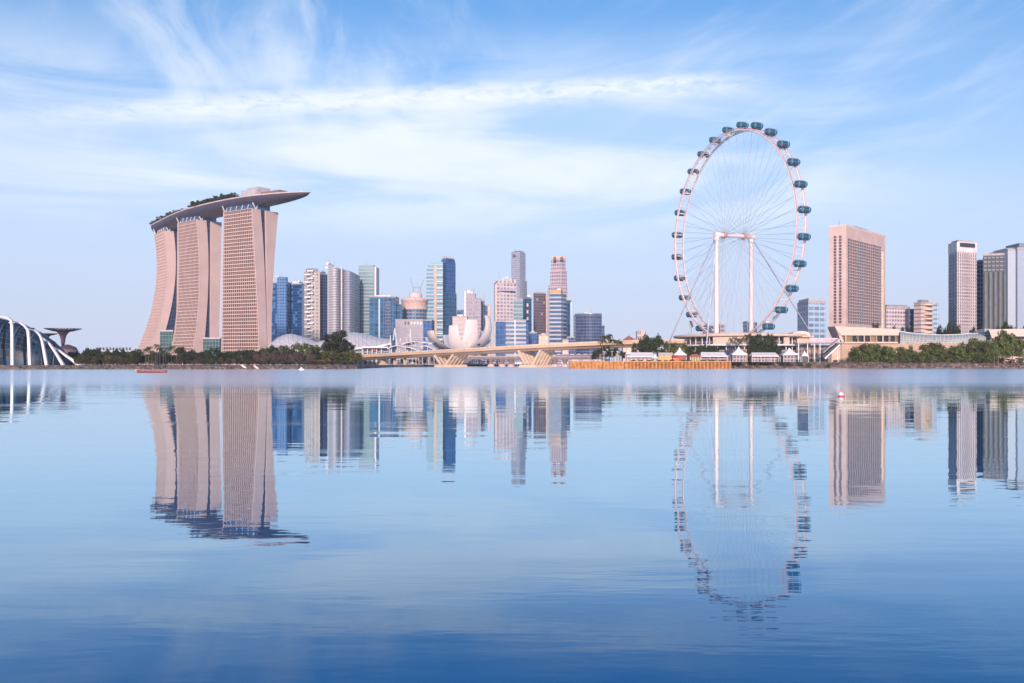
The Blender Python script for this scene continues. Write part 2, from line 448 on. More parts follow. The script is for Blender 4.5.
def trunk_mb(h, r, seed, limbs=4, spread=.3, bottom=0.0):
    rnd = random.Random(seed); mb = MB()
    mb.tube([(0, 0, -.4), (rnd.uniform(-.2, .2), rnd.uniform(-.2, .2), h * .35), (rnd.uniform(-.3, .3), 0, h * .75)], [r, r * .8, r * .4], 6)
    for k in range(limbs):
        a = rnd.uniform(0, 6.28); z = h * rnd.uniform(.28, .5)
        mb.tube([(0, 0, z), (math.cos(a) * h * spread * .5, math.sin(a) * h * spread * .5, z + h * .16), (math.cos(a) * h * spread, math.sin(a) * h * spread, z + h * .32)], [r * .55, r * .4, r * .15], 5)
    return mb
PROTO = {}
LIBRARY = []
def proto(kind, name, crown, leaf, trunk):
    r = empty(name, (0, 0, 0))
    trunk.build('trunk', [bark], r, True); crown.build('crown', [leaf], r, True)
    PROTO.setdefault(kind, []).append(r); LIBRARY.append(r)
for i in range(3):
    proto('dark', 'tree', clump_crown(10, 10, 900, 10 + i, .42, 13, .22), leaf_dark, trunk_mb(9, .3, i))
    proto('mid', 'tree', clump_crown(10, 10, 900, 20 + i, .40, 14, .18), leaf_mid, trunk_mb(9, .3, i + 5))
    proto('olive', 'shrub', clump_crown(10, 10, 1100, 30 + i, .38, 18, .03), leaf_olive, trunk_mb(7, .22, i + 9))
    proto('brown', 'shrub', clump_crown(10, 10, 520, 40 + i, .36, 16, .10), leaf_brown, trunk_mb(9, .22, i + 12, 7, .36))
    proto('bush', 'shrub', clump_crown(10, 10, 1700, 50 + i, .36, 22, .0), leaf_mid, trunk_mb(7, .25, i + 15))
    proto('darkbush', 'shrub', clump_crown(10, 10, 1200, 80 + i, .42, 20, .0), leaf_dark, trunk_mb(7, .25, i + 19))
    proto('roof', 'tree', clump_crown(10, 10, 420, 60 + i, .6, 9, .04), leaf_dark, trunk_mb(9, .3, i + 3))
proto('tall', 'tree', clump_crown(10, 20, 1500, 71, .40, 20, .30), leaf_dark, trunk_mb(18, .4, 33, 8, .22))
def palm_crown(h, seed, n=15, L=3.6):
    rnd = random.Random(seed); mb = MB()
    for k in range(n):
        a = k * 6.283 / n + rnd.uniform(-.2, .2); e = rnd.uniform(.05, .95); l = L * rnd.uniform(.8, 1.15)
        rows = []
        for i in range(6):
            t = i / 5; r = l * t * (1 - .12 * t); z = h + l * (e * t - (.55 + .5 * e) * t * t)
            wd = .42 * math.sin(math.pi * (.12 + .86 * t)) + .05
            c, s_ = math.cos(a), math.sin(a)
            rows.append([(c * r - s_ * wd, s_ * r + c * wd, z - .22), (c * r, s_ * r, z), (c * r + s_ * wd, s_ * r - c * wd, z - .22)])
        mb.grid(rows, None, 0, False)
    return mb
for i in range(3):
    mb = MB(); mb.tube([(0, 0, -.4), (.25, .1 * i, 4), (.3 - .2 * i, .1, 9)], [.3, .22, .17], 6)
    proto('palm', 'palm_tree', palm_crown(9, i), leaf_palm, mb)
TREE_N = [0]
USED = set()
def plant(kind, px, py_top, Y, w_px, z0, label, group, cat='tree', rnd=random.Random(77)):
    """tree whose top shows at row py_top and whose crown is w_px pixels wide"""
    P = PROTO[kind]; p = P[TREE_N[0] % len(P)]; TREE_N[0] += 1
    c = copy_tree(p)
    ht = (Z(py_top, Y) - z0); wd = w_px * Y / F
    kh = {'palm': 10.6, 'tall': 18.2, 'bush': 8.8, 'olive': 8.8, 'darkbush': 8.8, 'brown': 8.8}.get(kind, 9.0)
    kw = {'palm': 7.0}.get(kind, 9.4)
    c.location = (X(px, Y), Y, z0); c.rotation_euler = (0, 0, rnd.uniform(0, 6.28))
    c.scale = (wd / kw, wd / kw, ht / kh)
    tag(c, label, cat, group)
    return c

# ------------------------------------------------------------------ generic city building
def corner(pl, pm_, pr, Y, dl, dr):
    """footprint with nearest corner at pixel column pm_, walls running back to columns pl and pr"""
    Mx = Vector((X(pm_, Y), Y)); Lx = Vector((X(pl, Y + dl), Y + dl)); R = Vector((X(pr, Y + dr), Y + dr))
    B = Lx + R - Mx
    return [tuple(Mx), tuple(R), tuple(B), tuple(Lx)]
def front(p0, p1, Y, d, skew=0.0):
    a = (X(p0, Y), Y); b = (X(p1, Y), Y + skew)
    return [a, b, (b[0] + X(p1, Y) * 0 , b[1] + d), (a[0], a[1] + d)]
def shrink(P, k, dx=0, dy=0):
    cx = sum(p[0] for p in P) / len(P); cy = sum(p[1] for p in P) / len(P)
    return [(cx + (p[0] - cx) * k + dx, cy + (p[1] - cy) * k + dy) for p in P]
def centre(P, z=0): return Vector((sum(p[0] for p in P) / len(P), sum(p[1] for p in P) / len(P), z))
def building(name, label, P, ztop, m, z0=2.6, parapet=True, plant_k=.5, plant_h=6, cat='building', roofm=None, ptop=None):
    r = empty(name, centre(P, z0), label, cat)
    mb = MB(); mb.prism(P, z0, ztop, 0, 1, bottom=False, P1=ptop); mb.build('wall', [m, roofm or concrete], r)
    P = ptop or P
    if parapet:
        mb = MB(); Q = shrink(P, 1.012); 
        n = len(P); I = shrink(P, .965)
        for i in range(n):
            k = (i + 1) % n
            mb.face([(*Q[i], ztop - .6), (*Q[k], ztop - .6), (*Q[k], ztop + 1.6), (*Q[i], ztop + 1.6)])
            mb.face([(*I[k], ztop + .01), (*I[i], ztop + .01), (*I[i], ztop + 1.6), (*I[k], ztop + 1.6)])
            mb.face([(*Q[i], ztop + 1.6), (*Q[k], ztop + 1.6), (*I[k], ztop + 1.6), (*I[i], ztop + 1.6)])
            mb.face([(*Q[k], ztop - .6), (*Q[i], ztop - .6), (*P[i], ztop - .6), (*P[k], ztop - .6)])
        mb.build('parapet', [roofm or concrete], r)
    if plant_k:
        mb = MB(); mb.prism(shrink(P, plant_k), ztop + .02, ztop + plant_h); mb.build('roof_plant', [greymetal], r)
    return r

# ------------------------------------------------------------------ the curved hotel with the deck on top
import numpy as np
hotel_pink = mat('hotel_pink_cladding', (.53, .395, .375), .75, 0, .07, .05)
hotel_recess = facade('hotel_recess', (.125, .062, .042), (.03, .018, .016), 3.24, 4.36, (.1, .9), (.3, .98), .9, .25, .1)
ZT = 189.6
def zx(x): return 130 + x * .278
def zy(y): return 175 + y * .278
HOT = []
def hotel_tower(label, TL, TR, A, AL, B, C, D):
    pyL, pyR = zy(TL[1]), zy(TR[1])
    YL, YR = (ZT - CZ) * F / (YH - pyL), (ZT - CZ) * F / (YH - pyR)
    PL = Vector((X(zx(TL[0]), YL), YL)); PR = Vector((X(zx(TR[0]), YR), YR))
    d = (PR - PL).normalized(); w = Vector((-d.y, d.x)); Ln = (PR - PL).length
    def fit(P0, py0, pts, deg):
        t = [(YH - zy(y)) / (YH - py0) for y, x in pts]; s = []
        for y, x in pts:
            q = (zx(x) - 512) / F; s.append((q * P0.y - P0.x) / (w.x - q * w.y))
        return np.poly1d(np.polyfit(t, s, deg))
    fA, fAL, fB, fC, fD = fit(PR, pyR, A, 3), fit(PL, pyL, AL, 3 if len(AL) > 3 else 1), fit(PR, pyR, B, 3), fit(PR, pyR, C, 1), fit(PR, pyR, D, 2 if len(D) > 2 else 1)
    r = empty('hotel_tower', (*((PL + PR) / 2 + w * 15), 2.2), label, 'hotel tower')
    def pt(e, s, z, al=0.0):
        b = (PR if e else PL) + w * s + d * al
        return Vector((b.x, b.y, z))
    n = 40; zs = [2.2 + (ZT - 2.2) * k / n for k in range(n + 1)]
    tt = lambda z: (z - CZ) / (ZT - CZ)
    sA = lambda e, z: float(fA(tt(z)) if e else fAL(tt(z)))
    thick = lambda z: float(fB(tt(z)) - fA(tt(z)))
    # front slab: end walls, back, roof
    mb = MB()
    mb.grid([[pt(1, sA(1, z), z), pt(1, sA(1, z) + thick(z), z)] for z in zs], None, 0, True)
    mb.grid([[pt(1, sA(1, z) + thick(z), z), pt(0, sA(0, z) + thick(z), z)] for z in zs], None, 0, True)
    mb.grid([[pt(0, sA(0, z) + thick(z), z), pt(0, sA(0, z), z)] for z in zs], None, 0, True)
    mb.face([pt(0, sA(0, ZT), ZT), pt(1, sA(1, ZT), ZT), pt(1, sA(1, ZT) + thick(ZT), ZT), pt(0, sA(0, ZT) + thick(ZT), ZT)])
    mb.build('end_wall', [hotel_pink], r)
    # balcony front: set-back wall with floor slabs and upright fins standing proud of it
    mb = MB()
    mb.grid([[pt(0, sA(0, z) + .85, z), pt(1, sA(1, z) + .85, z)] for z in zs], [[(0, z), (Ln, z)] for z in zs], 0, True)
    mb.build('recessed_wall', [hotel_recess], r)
    rows = 43; fh = (ZT - 2.2) / rows
    for k in range(rows + 1):
        z0 = 2.2 + k * fh; z1 = min(z0 + (1.15 if k < rows else .6), ZT + .6)
        s = MB()
        a, b, c, e = pt(0, sA(0, z0), z0), pt(1, sA(1, z0), z0), pt(1, sA(1, z1), z1), pt(0, sA(0, z1), z1)
        wv = Vector((w.x, w.y, 0)) * .8
        s.face([a, b, c, e]); s.face([e, c, c + wv, e + wv]); s.face([b, a, a + wv, b + wv])
        s.build('balcony_slab', [hotel_pink], r)
    cols = 17
    for k in range(cols + 1):
        f = k / cols; s = MB(); wd = .2 if 0 < k < cols else .8
        row = []
        for z in zs:
            a = pt(0, sA(0, z) + .12, z); b = pt(1, sA(1, z) + .12, z); p = a.lerp(b, min(max(f, .012), .988)); q = Vector((d.x, d.y, 0)) * wd; ww = Vector((w.x, w.y, 0)) * .7
            row.append([p - q + ww, p - q, p + q, p + q + ww])
        s.grid(row, None, 0, False); s.build('fin', [hotel_pink], r)
    # rear slab
    mb = MB()
    sec = []
    for z in zs:
        c0, c1 = float(fC(tt(z))), float(fD(tt(z)))
        sec.append([pt(1, c0, z), pt(1, c1, z), pt(0, c1, z), pt(0, c0, z)])
    mb.grid(sec, None, 0, False, True); mb.face(sec[-1])
    mb.build('rear_slab', [hotel_pink], r)
    # dark glass between the slabs, set back from the end walls
    mb = MB()
    rows_ = []
    for z in zs:
        b0 = sA(1, z) + thick(z) - .3; c0 = max(float(fC(tt(z))), b0) + .3
        rows_.append([pt(1, b0, z, -2.2), pt(1, c0, z, -2.2)])
    mb.grid(rows_, [[(0, z), (8, z)] for z in zs], 0, True); mb.build('glass_slot', [facade('slot_glass', (.03, .05, .11), (.015, .03, .08), 3, 6, (.06, .94), (.1, .94), .6, .15, .2)], r)
    # top storey under the deck and the white V struts
    mb = MB(); P = [pt(0, 3, 0), pt(1, 3, 0), pt(1, 30, 0), pt(0, 30, 0)]
    P = [(p.x, p.y) for p in P]; mb.prism(shrink(P, .92), ZT + .02, ZT + 8); mb.build('top_storey', [blueglass], r)
    for e, sc in ((1, thick(ZT) * .55), (0, 3)):
        for sg in (-1, 1):
            v = MB(); v.bar(pt(e, sc, ZT - 1, -1.5 * e), pt(e, sc + sg * 4.2, ZT + 8, -3 * e), 1.0, 1.0); v.build('v_strut', [white], r)
    for k in range(1, 5):
        v = MB(); p = pt(0, 1.5, ZT).lerp(pt(1, 1.5, ZT), k / 5); v.bar(p, p + Vector((w.x * 2, w.y * 2, 6.5)), .6, .6); v.build('post', [white], r)
    HOT.append((PL, PR, d, w)); return r
hotel_tower('leftmost and most steeply curved of the three pink hotel towers, base sweeping out left', (87, 215), (120, 200),
            [(200, 120), (300, 130), (430, 125), (540, 100), (620, 68), (655, 50)], [(215, 87), (300, 95), (400, 92), (500, 72), (620, 30), (655, 12)],
            [(205, 158), (350, 163), (450, 155), (530, 135), (620, 108), (655, 96)], [(205, 171), (600, 168)], [(205, 205), (600, 200)])
hotel_tower('middle one of the three pink hotel towers, front slab bending out gently at its base', (170, 175), (240, 160),
            [(160, 240), (250, 247), (380, 250), (500, 245), (625, 228)], [(175, 170), (300, 172), (400, 172), (500, 166), (625, 148)],
            [(160, 275), (250, 281), (380, 282), (500, 276), (625, 266)], [(160, 291), (590, 289)], [(160, 330), (590, 320)])
hotel_tower('straightest and nearest pink hotel tower, with a leaning rear slab that meets the front one', (335, 135), (440, 120),
            [(120, 440), (250, 447), (400, 455), (520, 462), (625, 465)], [(135, 335), (625, 328)],
            [(120, 470), (250, 480), (400, 487), (625, 494)], [(125, 490), (350, 489), (600, 497)], [(125, 533), (300, 520), (420, 512), (600, 509)])

def catmull(P, n):
    Q = [P[0] * 2 - P[1]] + P + [P[-1] * 2 - P[-2]]; out = []
    for i in range(1, len(Q) - 2):
        for k in range(n):
            t = k / n; a, b, c, d = Q[i - 1], Q[i], Q[i + 1], Q[i + 2]
            out.append(.5 * ((2 * b) + (c - a) * t + (2 * a - 5 * b + 4 * c - d) * t * t + (3 * b - a - 3 * c + d) * t ** 3))
    out.append(P[-1].copy()); return out
def skypark():
    ctr = [(pl + pr) / 2 + w * 18 for pl, pr, d, w in HOT]
    tipL = HOT[0][0] + HOT[0][3] * 18 - HOT[0][2] * 34
    tipR = HOT[2][1] + HOT[2][3] * 19 + HOT[2][2] * 79
    P = catmull([tipL] + ctr + [tipR], 12)
    n = len(P) - 1
    r = empty('sky_park', (*P[n // 2], 192), 'long boat shaped roof deck resting on the three pink hotel towers', 'roof deck')
    hull, deck = [], []; rim = {-1: [], 1: []}; spine = []
    for i, p in enumerate(P):
        t = i / n; tan = (P[min(i + 1, n)] - P[max(i - 1, 0)]).normalized(); w = Vector((-tan.y, tan.x))
        a = 20.0 * min(1, (max(1 - ((.13 - t) / .13) ** 2, .0)) ** .5 if t < .13 else 1) 
        if t > .66: a *= max(0, 1 - ((t - .66) / .34) ** 2.3) ** .62
        a = max(a, .6)
        dep = 12.5 * (a / 20.0) ** .75 * (1.0 if t < .7 else 1 - .25 * (t - .7) / .3)
        zt = 203.5 + 1.2 * math.sin(math.pi * t)
        ring = []
        for k in range(13):
            ph = math.pi * k / 12; c = math.cos(ph); s = math.sin(ph)
            ring.append(Vector((p.x + w.x * -a * c, p.y + w.y * -a * c, zt - dep * s ** .85 * (1 if True else 0))))
        hull.append(ring); deck.append([ring[0], ring[-1]])
        spine.append((Vector((p.x, p.y, zt)), Vector((w.x, w.y, 0)), a))
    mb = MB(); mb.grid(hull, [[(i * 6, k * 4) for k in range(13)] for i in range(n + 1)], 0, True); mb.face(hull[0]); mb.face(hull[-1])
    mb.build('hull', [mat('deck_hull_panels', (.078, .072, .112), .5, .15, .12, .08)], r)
    mb = MB(); mb.grid(deck, None, 0, False); mb.build('deck', [beige], r)
    for sg in (-1, 1):
        mb = MB(); mb.grid([[s[0] + s[1] * (sg * s[2] * 1.0), s[0] + s[1] * (sg * s[2] * 1.0) + Vector((0, 0, 1.5)), s[0] + s[1] * (sg * s[2] * .97) + Vector((0, 0, 1.5)), s[0] + s[1] * (sg * s[2] * .97)] for s in spine], None, 0, True)
        mb.build('parapet', [mat('deck_parapet', (.5, .40, .38), .7)], r)
    # restaurant box and low pavilions
    def box_on(i, a0, a1, l, h, z=0.0, off=0.0):
        p, w, _ = spine[i]; tan = Vector((w.y, -w.x, 0)); q = p + tan * off
        P4 = [q + w * a0 - tan * l, q + w * a0 + tan * l, q + w * a1 + tan * l, q + w * a1 - tan * l]
        return [(v.x, v.y) for v in P4], p.z + z, p.z + z + h
    mb = MB(); mb.prism(*box_on(38, -15, 8, 15, 8.5)); mb.prism(*box_on(38, -12, 6, 11, 3.2, 8.52, 3)); mb.build('pavilion', [mat('pavilion_wall', (.42, .38, .42), .6)], r)
    mb = MB(); mb.prism(*box_on(41, -9, 8, 20, 5.2)); mb.build('restaurant', [mat('brown_timber', (.20, .12, .09), .7)], r)
    mb = MB(); mb.prism(*box_on(23, -17, 10, 12, 3.2)); mb.build('pool_bar', [mat('terracotta', (.45, .24, .18), .8)], r)
    rnd = random.Random(5)
    for k in range(84):
        i = (4 + (k * 18) // 34 if k < 34 else 25 + ((k - 34) * 11) // 50)
        p, w, a = spine[i]; q = p + w * rnd.uniform(-.9, -.5) * a + Vector((w.y, -w.x, 0)) * rnd.uniform(-5, 5)
        c = copy_tree(PROTO['roof'][k % 3]); c.location = q; s = rnd.uniform(.55, 1.0) if k < 34 else rnd.uniform(.7, 1.2); c.scale = (s * 1.15, s * 1.15, s * rnd.uniform(.8, 1.05)); c.rotation_euler = (0, 0, rnd.uniform(0, 6))
        if k < 34: tag(c, 'dark tree in the clump on the far left tip of the roof deck', 'tree', 'trees on the left end of the roof deck')
        else: tag(c, 'dark tree in the row on the middle of the long roof deck', 'tree', 'trees along the middle of the roof deck')
skypark()

# glass halls between the tower feet
for lab, p0, p1, pt_, Y in (('green glass hall between the leftmost and the middle hotel tower feet', 160, 173, 331.5, 1310),
                            ('green glass hall with a pale roof band between middle and nearest hotel tower feet', 203, 220, 339, 1225)):
    r = empty('glass_hall', (X((p0 + p1) / 2, Y), Y, 2.2), lab, 'glass hall')
    P = front(p0, p1, Y, 30); mb = MB(); mb.prism(P, 2.2, Z(pt_, Y)); mb.build('wall', [facade('hall_glass', (.10, .16, .17), (.03, .085, .09), 4, 5, (.1, .9), (.1, .9), .6, .15, .2)], r)
    mb = MB(); mb.prism(shrink(P, 1.03), Z(pt_, Y) + .02, Z(pt_ - 1.6, Y)); mb.build('roof', [mat('hall_roof', (.42, .38, .42), .6)], r)

# ------------------------------------------------------------------ observation wheel
def wheel():
    H = Vector((161.9, 700.0, 96.5)); th = math.radians(68.29); ph0 = .1316
    t = Vector((math.cos(th), -math.sin(th), 0)); n = Vector((math.sin(th), math.cos(th), 0)); R = 75.0; zv = Vector((0, 0, 1))
    W = lambda a, r, o: H + t * (r * math.sin(a)) + zv * (r * math.cos(a)) + n * o
    r = empty('observation_wheel', (H.x, H.y, 4.3), 'giant white observation wheel with glass capsules, carried on two tall columns', 'observation wheel')
    rimw = mat('rim_paint', (.64, .555, .565), .5, 0, .06); pink = mat('rim_edge_paint', (.58, .36, .37), .5)
    NR = 168
    for o in (-3.6, 3.6):
        mb = MB(); rows = []
        for k in range(NR):
            a = k * 2 * math.pi / NR
            rows.append([W(a, R - .5 * math.cos(q), o + .5 * math.sin(q)) for q in [i * 2 * math.pi / 7 for i in range(7)]])
        rows.append(rows[0]); mb.grid(rows, None, 0, True, True); mb.build('rim_rail', [rimw], r)
        mb = MB(); rows = []
        for k in range(NR):
            a = k * 2 * math.pi / NR
            rows.append([W(a, R + 1.3 - .3 * math.cos(q), o * 1.05 + .3 * math.sin(q)) for q in [i * 2 * math.pi / 5 for i in range(5)]])
        rows.append(rows[0]); mb.grid(rows, None, 0, True, True); mb.build('power_rail', [pink], r)
    for k in range(84):
        a = ph0 + k * 2 * math.pi / 84; mb = MB()
        mb.tube([W(a, R, -3.5), W(a, R, 3.5)], .26, 6); mb.build('rung', [rimw], r)
    for k in range(84):
        a = ph0 + k * 2 * math.pi / 84; b = a + 2 * math.pi / 84; o = 3.3 if k % 2 else -3.3
        mb = MB(); mb.tube([W(a, R, -o), W(b, R, o)], .12, 5); mb.build('rim_brace', [rimw], r)
    # spokes
    cable = mat('steel_cable', (.42, .45, .52), .5, .2)
    for k in range(96):
        a = ph0 + (k + .5) * 2 * math.pi / 96; o = 8.5 if k % 2 else -8.5
        tw = .06 * (1 if k % 4 < 2 else -1)
        mb = MB(); mb.tube([W(a + tw * 6, 1.7, o), W(a, R - .6, o / 8.5 * 3.3)], .11, 4, 0, False); mb.build('spoke', [cable], r)
    # spindle, bearings, columns, stays
    mb = MB(); mb.tube([H - n * 16.5, H + n * 16.5], 1.45, 16); mb.build('spindle', [rimw], r)
    for o in (-8.5, 8.5):
        mb = MB(); mb.tube([H + n * (o - .9), H + n * (o + .9)], 2.5, 18); mb.build('hub_flange', [mat('hub_red', (.42, .27, .27), .5)], r)
    for o in (-15, 15):
        b = H + n * o
        mb = MB(); mb.tube([Vector((b.x, b.y, 4.0)), Vector((b.x, b.y, 60)), b - zv * 1.2], [1.75, 1.65, 1.35], 14); mb.build('column', [rimw], r)
        mb = MB(); mb.tube([b - n * 2.2, b + n * 2.2], 2.35, 16); mb.tube([b - zv * 4.2, b + zv * 1.0], 1.95, 14); mb.build('bearing_head', [rimw], r)
    for o, px, Y in ((-15, 660, 765), (-15, 705, 650), (15, 829, 800)):
        b = H + n * o; mb = MB(); mb.tube([b, Vector((X(px, Y), Y, 4.3))], .5, 7); mb.build('stay', [mat('stay_steel', (.42, .46, .56), .5)], r)
    # capsules
    cg = facade('capsule_glass', (.05, .15, .23), (.006, .055, .115), 1.6, 1.1, (.08, .92), (.12, .88), .6, .08, .25, .4)
    ang = math.atan2(n.y, n.x); first = None
    for k in range(28):
        a = ph0 + k * 2 * math.pi / 28; c = W(a, R + 3.9, 0) - ORG[r.name]
        if first is None:
            cap = bpy.data.objects.new('capsule', None); COL.objects.link(cap)
            cap.parent = r; ORG[cap.name] = Vector((0, 0, 0))
            mb = MB(); prof = [(-4.5, 1.1), (-4.35, 1.6), (-3.9, 1.95), (-3.0, 2.1), (3.0, 2.1), (3.9, 1.95), (4.35, 1.6), (4.5, 1.1)]
            NN = 18
            rows = [[(x, q * math.cos(i * 2 * math.pi / NN), q * math.sin(i * 2 * math.pi / NN)) for i in range(NN)] for x, q in prof]
            mb.grid(rows, [[(x + 5, i * .73) for i in range(NN)] for x, q in prof], 0, True, True); mb.face(rows[0]); mb.face(rows[-1])
            mb.build('glass_shell', [cg], cap, True)
            for x in (-2.6, 2.6):
                mb = MB(); mb.tube([(x - .3, 0, 0), (x + .3, 0, 0)], 2.26, 18); mb.build('mount_ring', [mat('ring_blue', (.14, .25, .34), .4)], cap, True)
            mb = MB(); mb.box(-3.4, -1.3, -2.3, 3.4, 1.3, -1.8); mb.build('floor_frame', [dark], cap, True)
            mb = MB(); mb.box(-2.2, -.8, 1.95, 2.2, .8, 2.45); mb.build('air_conditioner', [greymetal], cap, True)
            first = cap
        else: cap = copy_tree(first, r)
        cap.location = c; cap.rotation_euler = (0, 0, ang)
        mb = MB(); mb.bar(W(a, R, 0), W(a, R + 1.9, 0), 2.4, .8); mb.build('capsule_bracket', [rimw], r)
wheel()

# ------------------------------------------------------------------ city towers beyond the bay
GL_DEEP = facade('deep_blue_pixel_glass', (.02, .09, .25), (.008, .05, .18), 5, 6, (.0, .96), (.12, .9), .7, .12, .12, .4, .26, (.07, .19, .40))
GL_SAIL = facade('pale_striped_glass', (.33, .40, .46), (.10, .22, .32), 40, 7.5, (.0, 1.1), (.35, .95), .4, .12, .3)
GL_SAIL2 = facade('strong_blue_glass', (.035, .13, .30), (.012, .075, .25), 6, 8, (.08, .95), (.10, .95), .6, .12, .12)
GL_GREY = facade('lavender_grey_glass', (.56, .52, .54), (.36, .36, .42), 5, 5, (.12, .9), (.3, .9), .5, .2, .2)
GL_GREEN = facade('pale_green_glass', (.28, .35, .38), (.14, .23, .27), 30, 7, (0, 1.1), (.25, .95), .3, .12, .2)
GL_TEAL = facade('teal_glass', (.045, .14, .25), (.014, .085, .20), 9, 8, (.08, .96), (.08, .95), .8, .12, .12)
GL_BROWN = facade('dark_brown_windows', (.13, .10, .13), (.05, .05, .09), 5, 6, (.2, .9), (.3, .9), .8, .2, .2, .7, .06, (.5, .35, .2))
GL_WHITEGRID = facade('white_grid_windows', (.53, .46, .49), (.28, .26, .33), 7, 7, (.2, .86), (.25, .85), .7, .2, .1)
GL_STRIPE = facade('white_and_blue_stripes', (.43, .43, .50), (.08, .16, .28), 60, 7, (0, 1.1), (.42, .98), .4, .15, .2)
GL_STRIPE2 = facade('blue_stripes', (.42, .42, .48), (.04, .09, .20), 70, 8, (0, 1.1), (.36, .98), .3, .15, .2)
GL_SLAB = facade('grey_blue_slab', (.36, .36, .43), (.22, .26, .36), 4, 5, (.2, .9), (.3, .9), .5, .2, .2)
GL_DUSK = facade('dusky_blue_glass', (.11, .14, .23), (.04, .065, .15), 6, 6, (.06, .96), (.2, .95), .6, .15, .15)
GL_PURPLE = facade('purple_grey_windows', (.34, .29, .34), (.13, .13, .20), 7, 7, (.15, .9), (.35, .9), .6, .2, .1)
GL_PINKB = facade('pink_banded_wall', (.56, .42, .40), (.20, .17, .22), 50, 8, (0, 1.1), (.5, .95), .3, .3, .1)
GL_STONE = facade('pink_stone_windows', (.45, .365, .40), (.15, .14, .20), 5.5, 8, (.25, .85), (.3, .85), .5, .3, .1)

def city():
    Y = 1950
    b = building('office_tower', 'deep blue office tower with speckled glass right beside the nearest pink hotel tower', front(271, 288.5, Y, 50, -12), Z(283, Y), GL_DEEP)
    mb = MB(); mb.prism(front(277, 286.5, Y - 14, 12), 2.6, Z(277.5, Y)); mb.build('core', [facade('pale_blue_core', (.07, .17, .36), (.02, .09, .26), 5, 6)], b)
    b = building('office_tower', 'right hand twin of the deep blue speckled towers, next to the cream tower', front(288.8, 303, Y + 20, 50, -10), Z(283.5, Y), GL_DEEP)
    mb = MB(); mb.prism(front(291, 299, Y + 24, 30), Z(283.5, Y), Z(280.5, Y)); mb.build('roof_crown', [greymetal], b)
    building('office_tower', 'low deep blue block squeezed between the blue twins and the cream tower', front(302.5, 308, Y + 70, 40), Z(311, Y + 70), GL_TEAL, plant_k=0)
    # cream residential tower with staggered balconies
    Y = 1900
    P = corner(304, 311, 320, Y, 22, 8)
    b = building('apartment_tower', 'cream apartment tower with a ladder of jutting white balconies', P, Z(272, Y), facade('cream_wall', (.49, .43, .41), (.25, .27, .33), 8, 7, (.3, .8), (.3, .8), .5, .2, .1), plant_k=.8, plant_h=8)
    mb = MB()
    for k in range(24):
        z = 16 + k * 7.4
        mb = MB(); sx = X(305 + (k % 2) * 2.5, Y); mb.box(sx, Y - 5, z, sx + 12, Y + 4, z + 2.6); mb.build('balcony', [white], b)
    P = corner(318.5, 321.5, 327.5, Y + 25, 8, 16)
    b = building('office_tower', 'slim purple grey tower with a thin mast, attached behind the cream balconied tower', P, Z(273, Y), GL_DUSK, plant_k=.6, plant_h=6)
    mb = MB(); mb.tube([at(323.5, 273, Y + 35), at(323.5, 268.5, Y + 35)], .8, 5); mb.build('mast', [greymetal], b)
    # grey tower with a curved top sweeping down
    Y = 1880
    r = empty('office_tower', (X(341, Y), Y, 2.6), 'pale grey tower whose roofline curves down from a tall left peak', 'building')
    def curved(p0, p1, Yc, dep, top, m, nm):
        mb = MB(); n = 10; fr, bk = [], []
        for k in range(n + 1):
            px = p0 + (p1 - p0) * k / n; yy = Yc - 26 * math.sin(math.pi * k / n)
            fr.append((X(px, yy), yy, Z(top(k / n), yy))); bk.append((X(px, yy), yy + dep, Z(top(k / n), yy)))
        u = 0
        for k in range(n):
            a, c = fr[k], fr[k + 1]; l = math.hypot(c[0] - a[0], c[1] - a[1])
            mb.face([(a[0], a[1], 2.6), (c[0], c[1], 2.6), c, a], [(u, 0), (u + l, 0), (u + l, c[2]), (u, a[2])]); u += l
            mb.face([a, c, bk[k + 1], bk[k]], None, 1); mb.face([(bk[k + 1][0], bk[k + 1][1], 2.6), (bk[k][0], bk[k][1], 2.6), bk[k], bk[k + 1]], None, 1)
        for q, s in ((0, 1), (n, 1)):
            mb.face([(fr[q][0], fr[q][1], 2.6), fr[q], bk[q], (bk[q][0], bk[q][1], 2.6)], [(0, 0), (0, fr[q][2]), (dep, fr[q][2]), (dep, 0)])
        return mb.build(nm, [m, concrete], r)
    curved(328.3, 341.2, Y, 60, lambda s: 263 + 6.0 * s ** .8 if s > .12 else 263 + s * 2, GL_GREY, 'left_wing')
    curved(341.4, 355, Y + 4, 60, lambda s: 269.2 + 4.2 * s ** 1.6, GL_SLAB, 'right_wing')
    mb = MB(); mb.prism(front(341.0, 341.9, Y - 27, 6), 2.6, Z(268, Y)); mb.build('seam', [white], r)
    building('office_tower', 'low blue block seen in the slot between the curved grey tower and the green tower', front(354.5, 359.5, Y + 60, 40), Z(306, Y + 60), GL_SAIL2, plant_k=0)
    Y = 1960
    b = building('office_tower', 'flat topped pale green glass tower with a white right edge', front(358.6, 373.8, Y, 50), Z(265.8, Y), GL_GREEN, plant_k=0)
    mb = MB(); mb.prism(front(373.9, 376.2, Y + 6, 44), 2.6, Z(266.2, Y)); mb.build('white_edge', [white], b)
    Y = 1850
    b = building('office_tower', 'broad teal blue glass block with a stepped right shoulder', front(369.3, 396, Y, 50), Z(297, Y), GL_TEAL, plant_k=.6, plant_h=4)
    mb = MB(); mb.prism(front(396.1, 402, Y + 10, 40), 2.6, Z(304, Y)); mb.build('shoulder', [GL_TEAL], b)
    mb = MB(); mb.prism(front(378.5, 380, Y - 1.2, 3), 2.6, Z(299, Y)); mb.build('light_strip', [mat('pale_blue_strip', (.30, .42, .55), .3)], b)
    mb = MB(); mb.prism(front(385, 391, Y - 1.0, 3), 2.6, Z(301, Y)); mb.build('bay_window', [GL_DUSK], b)
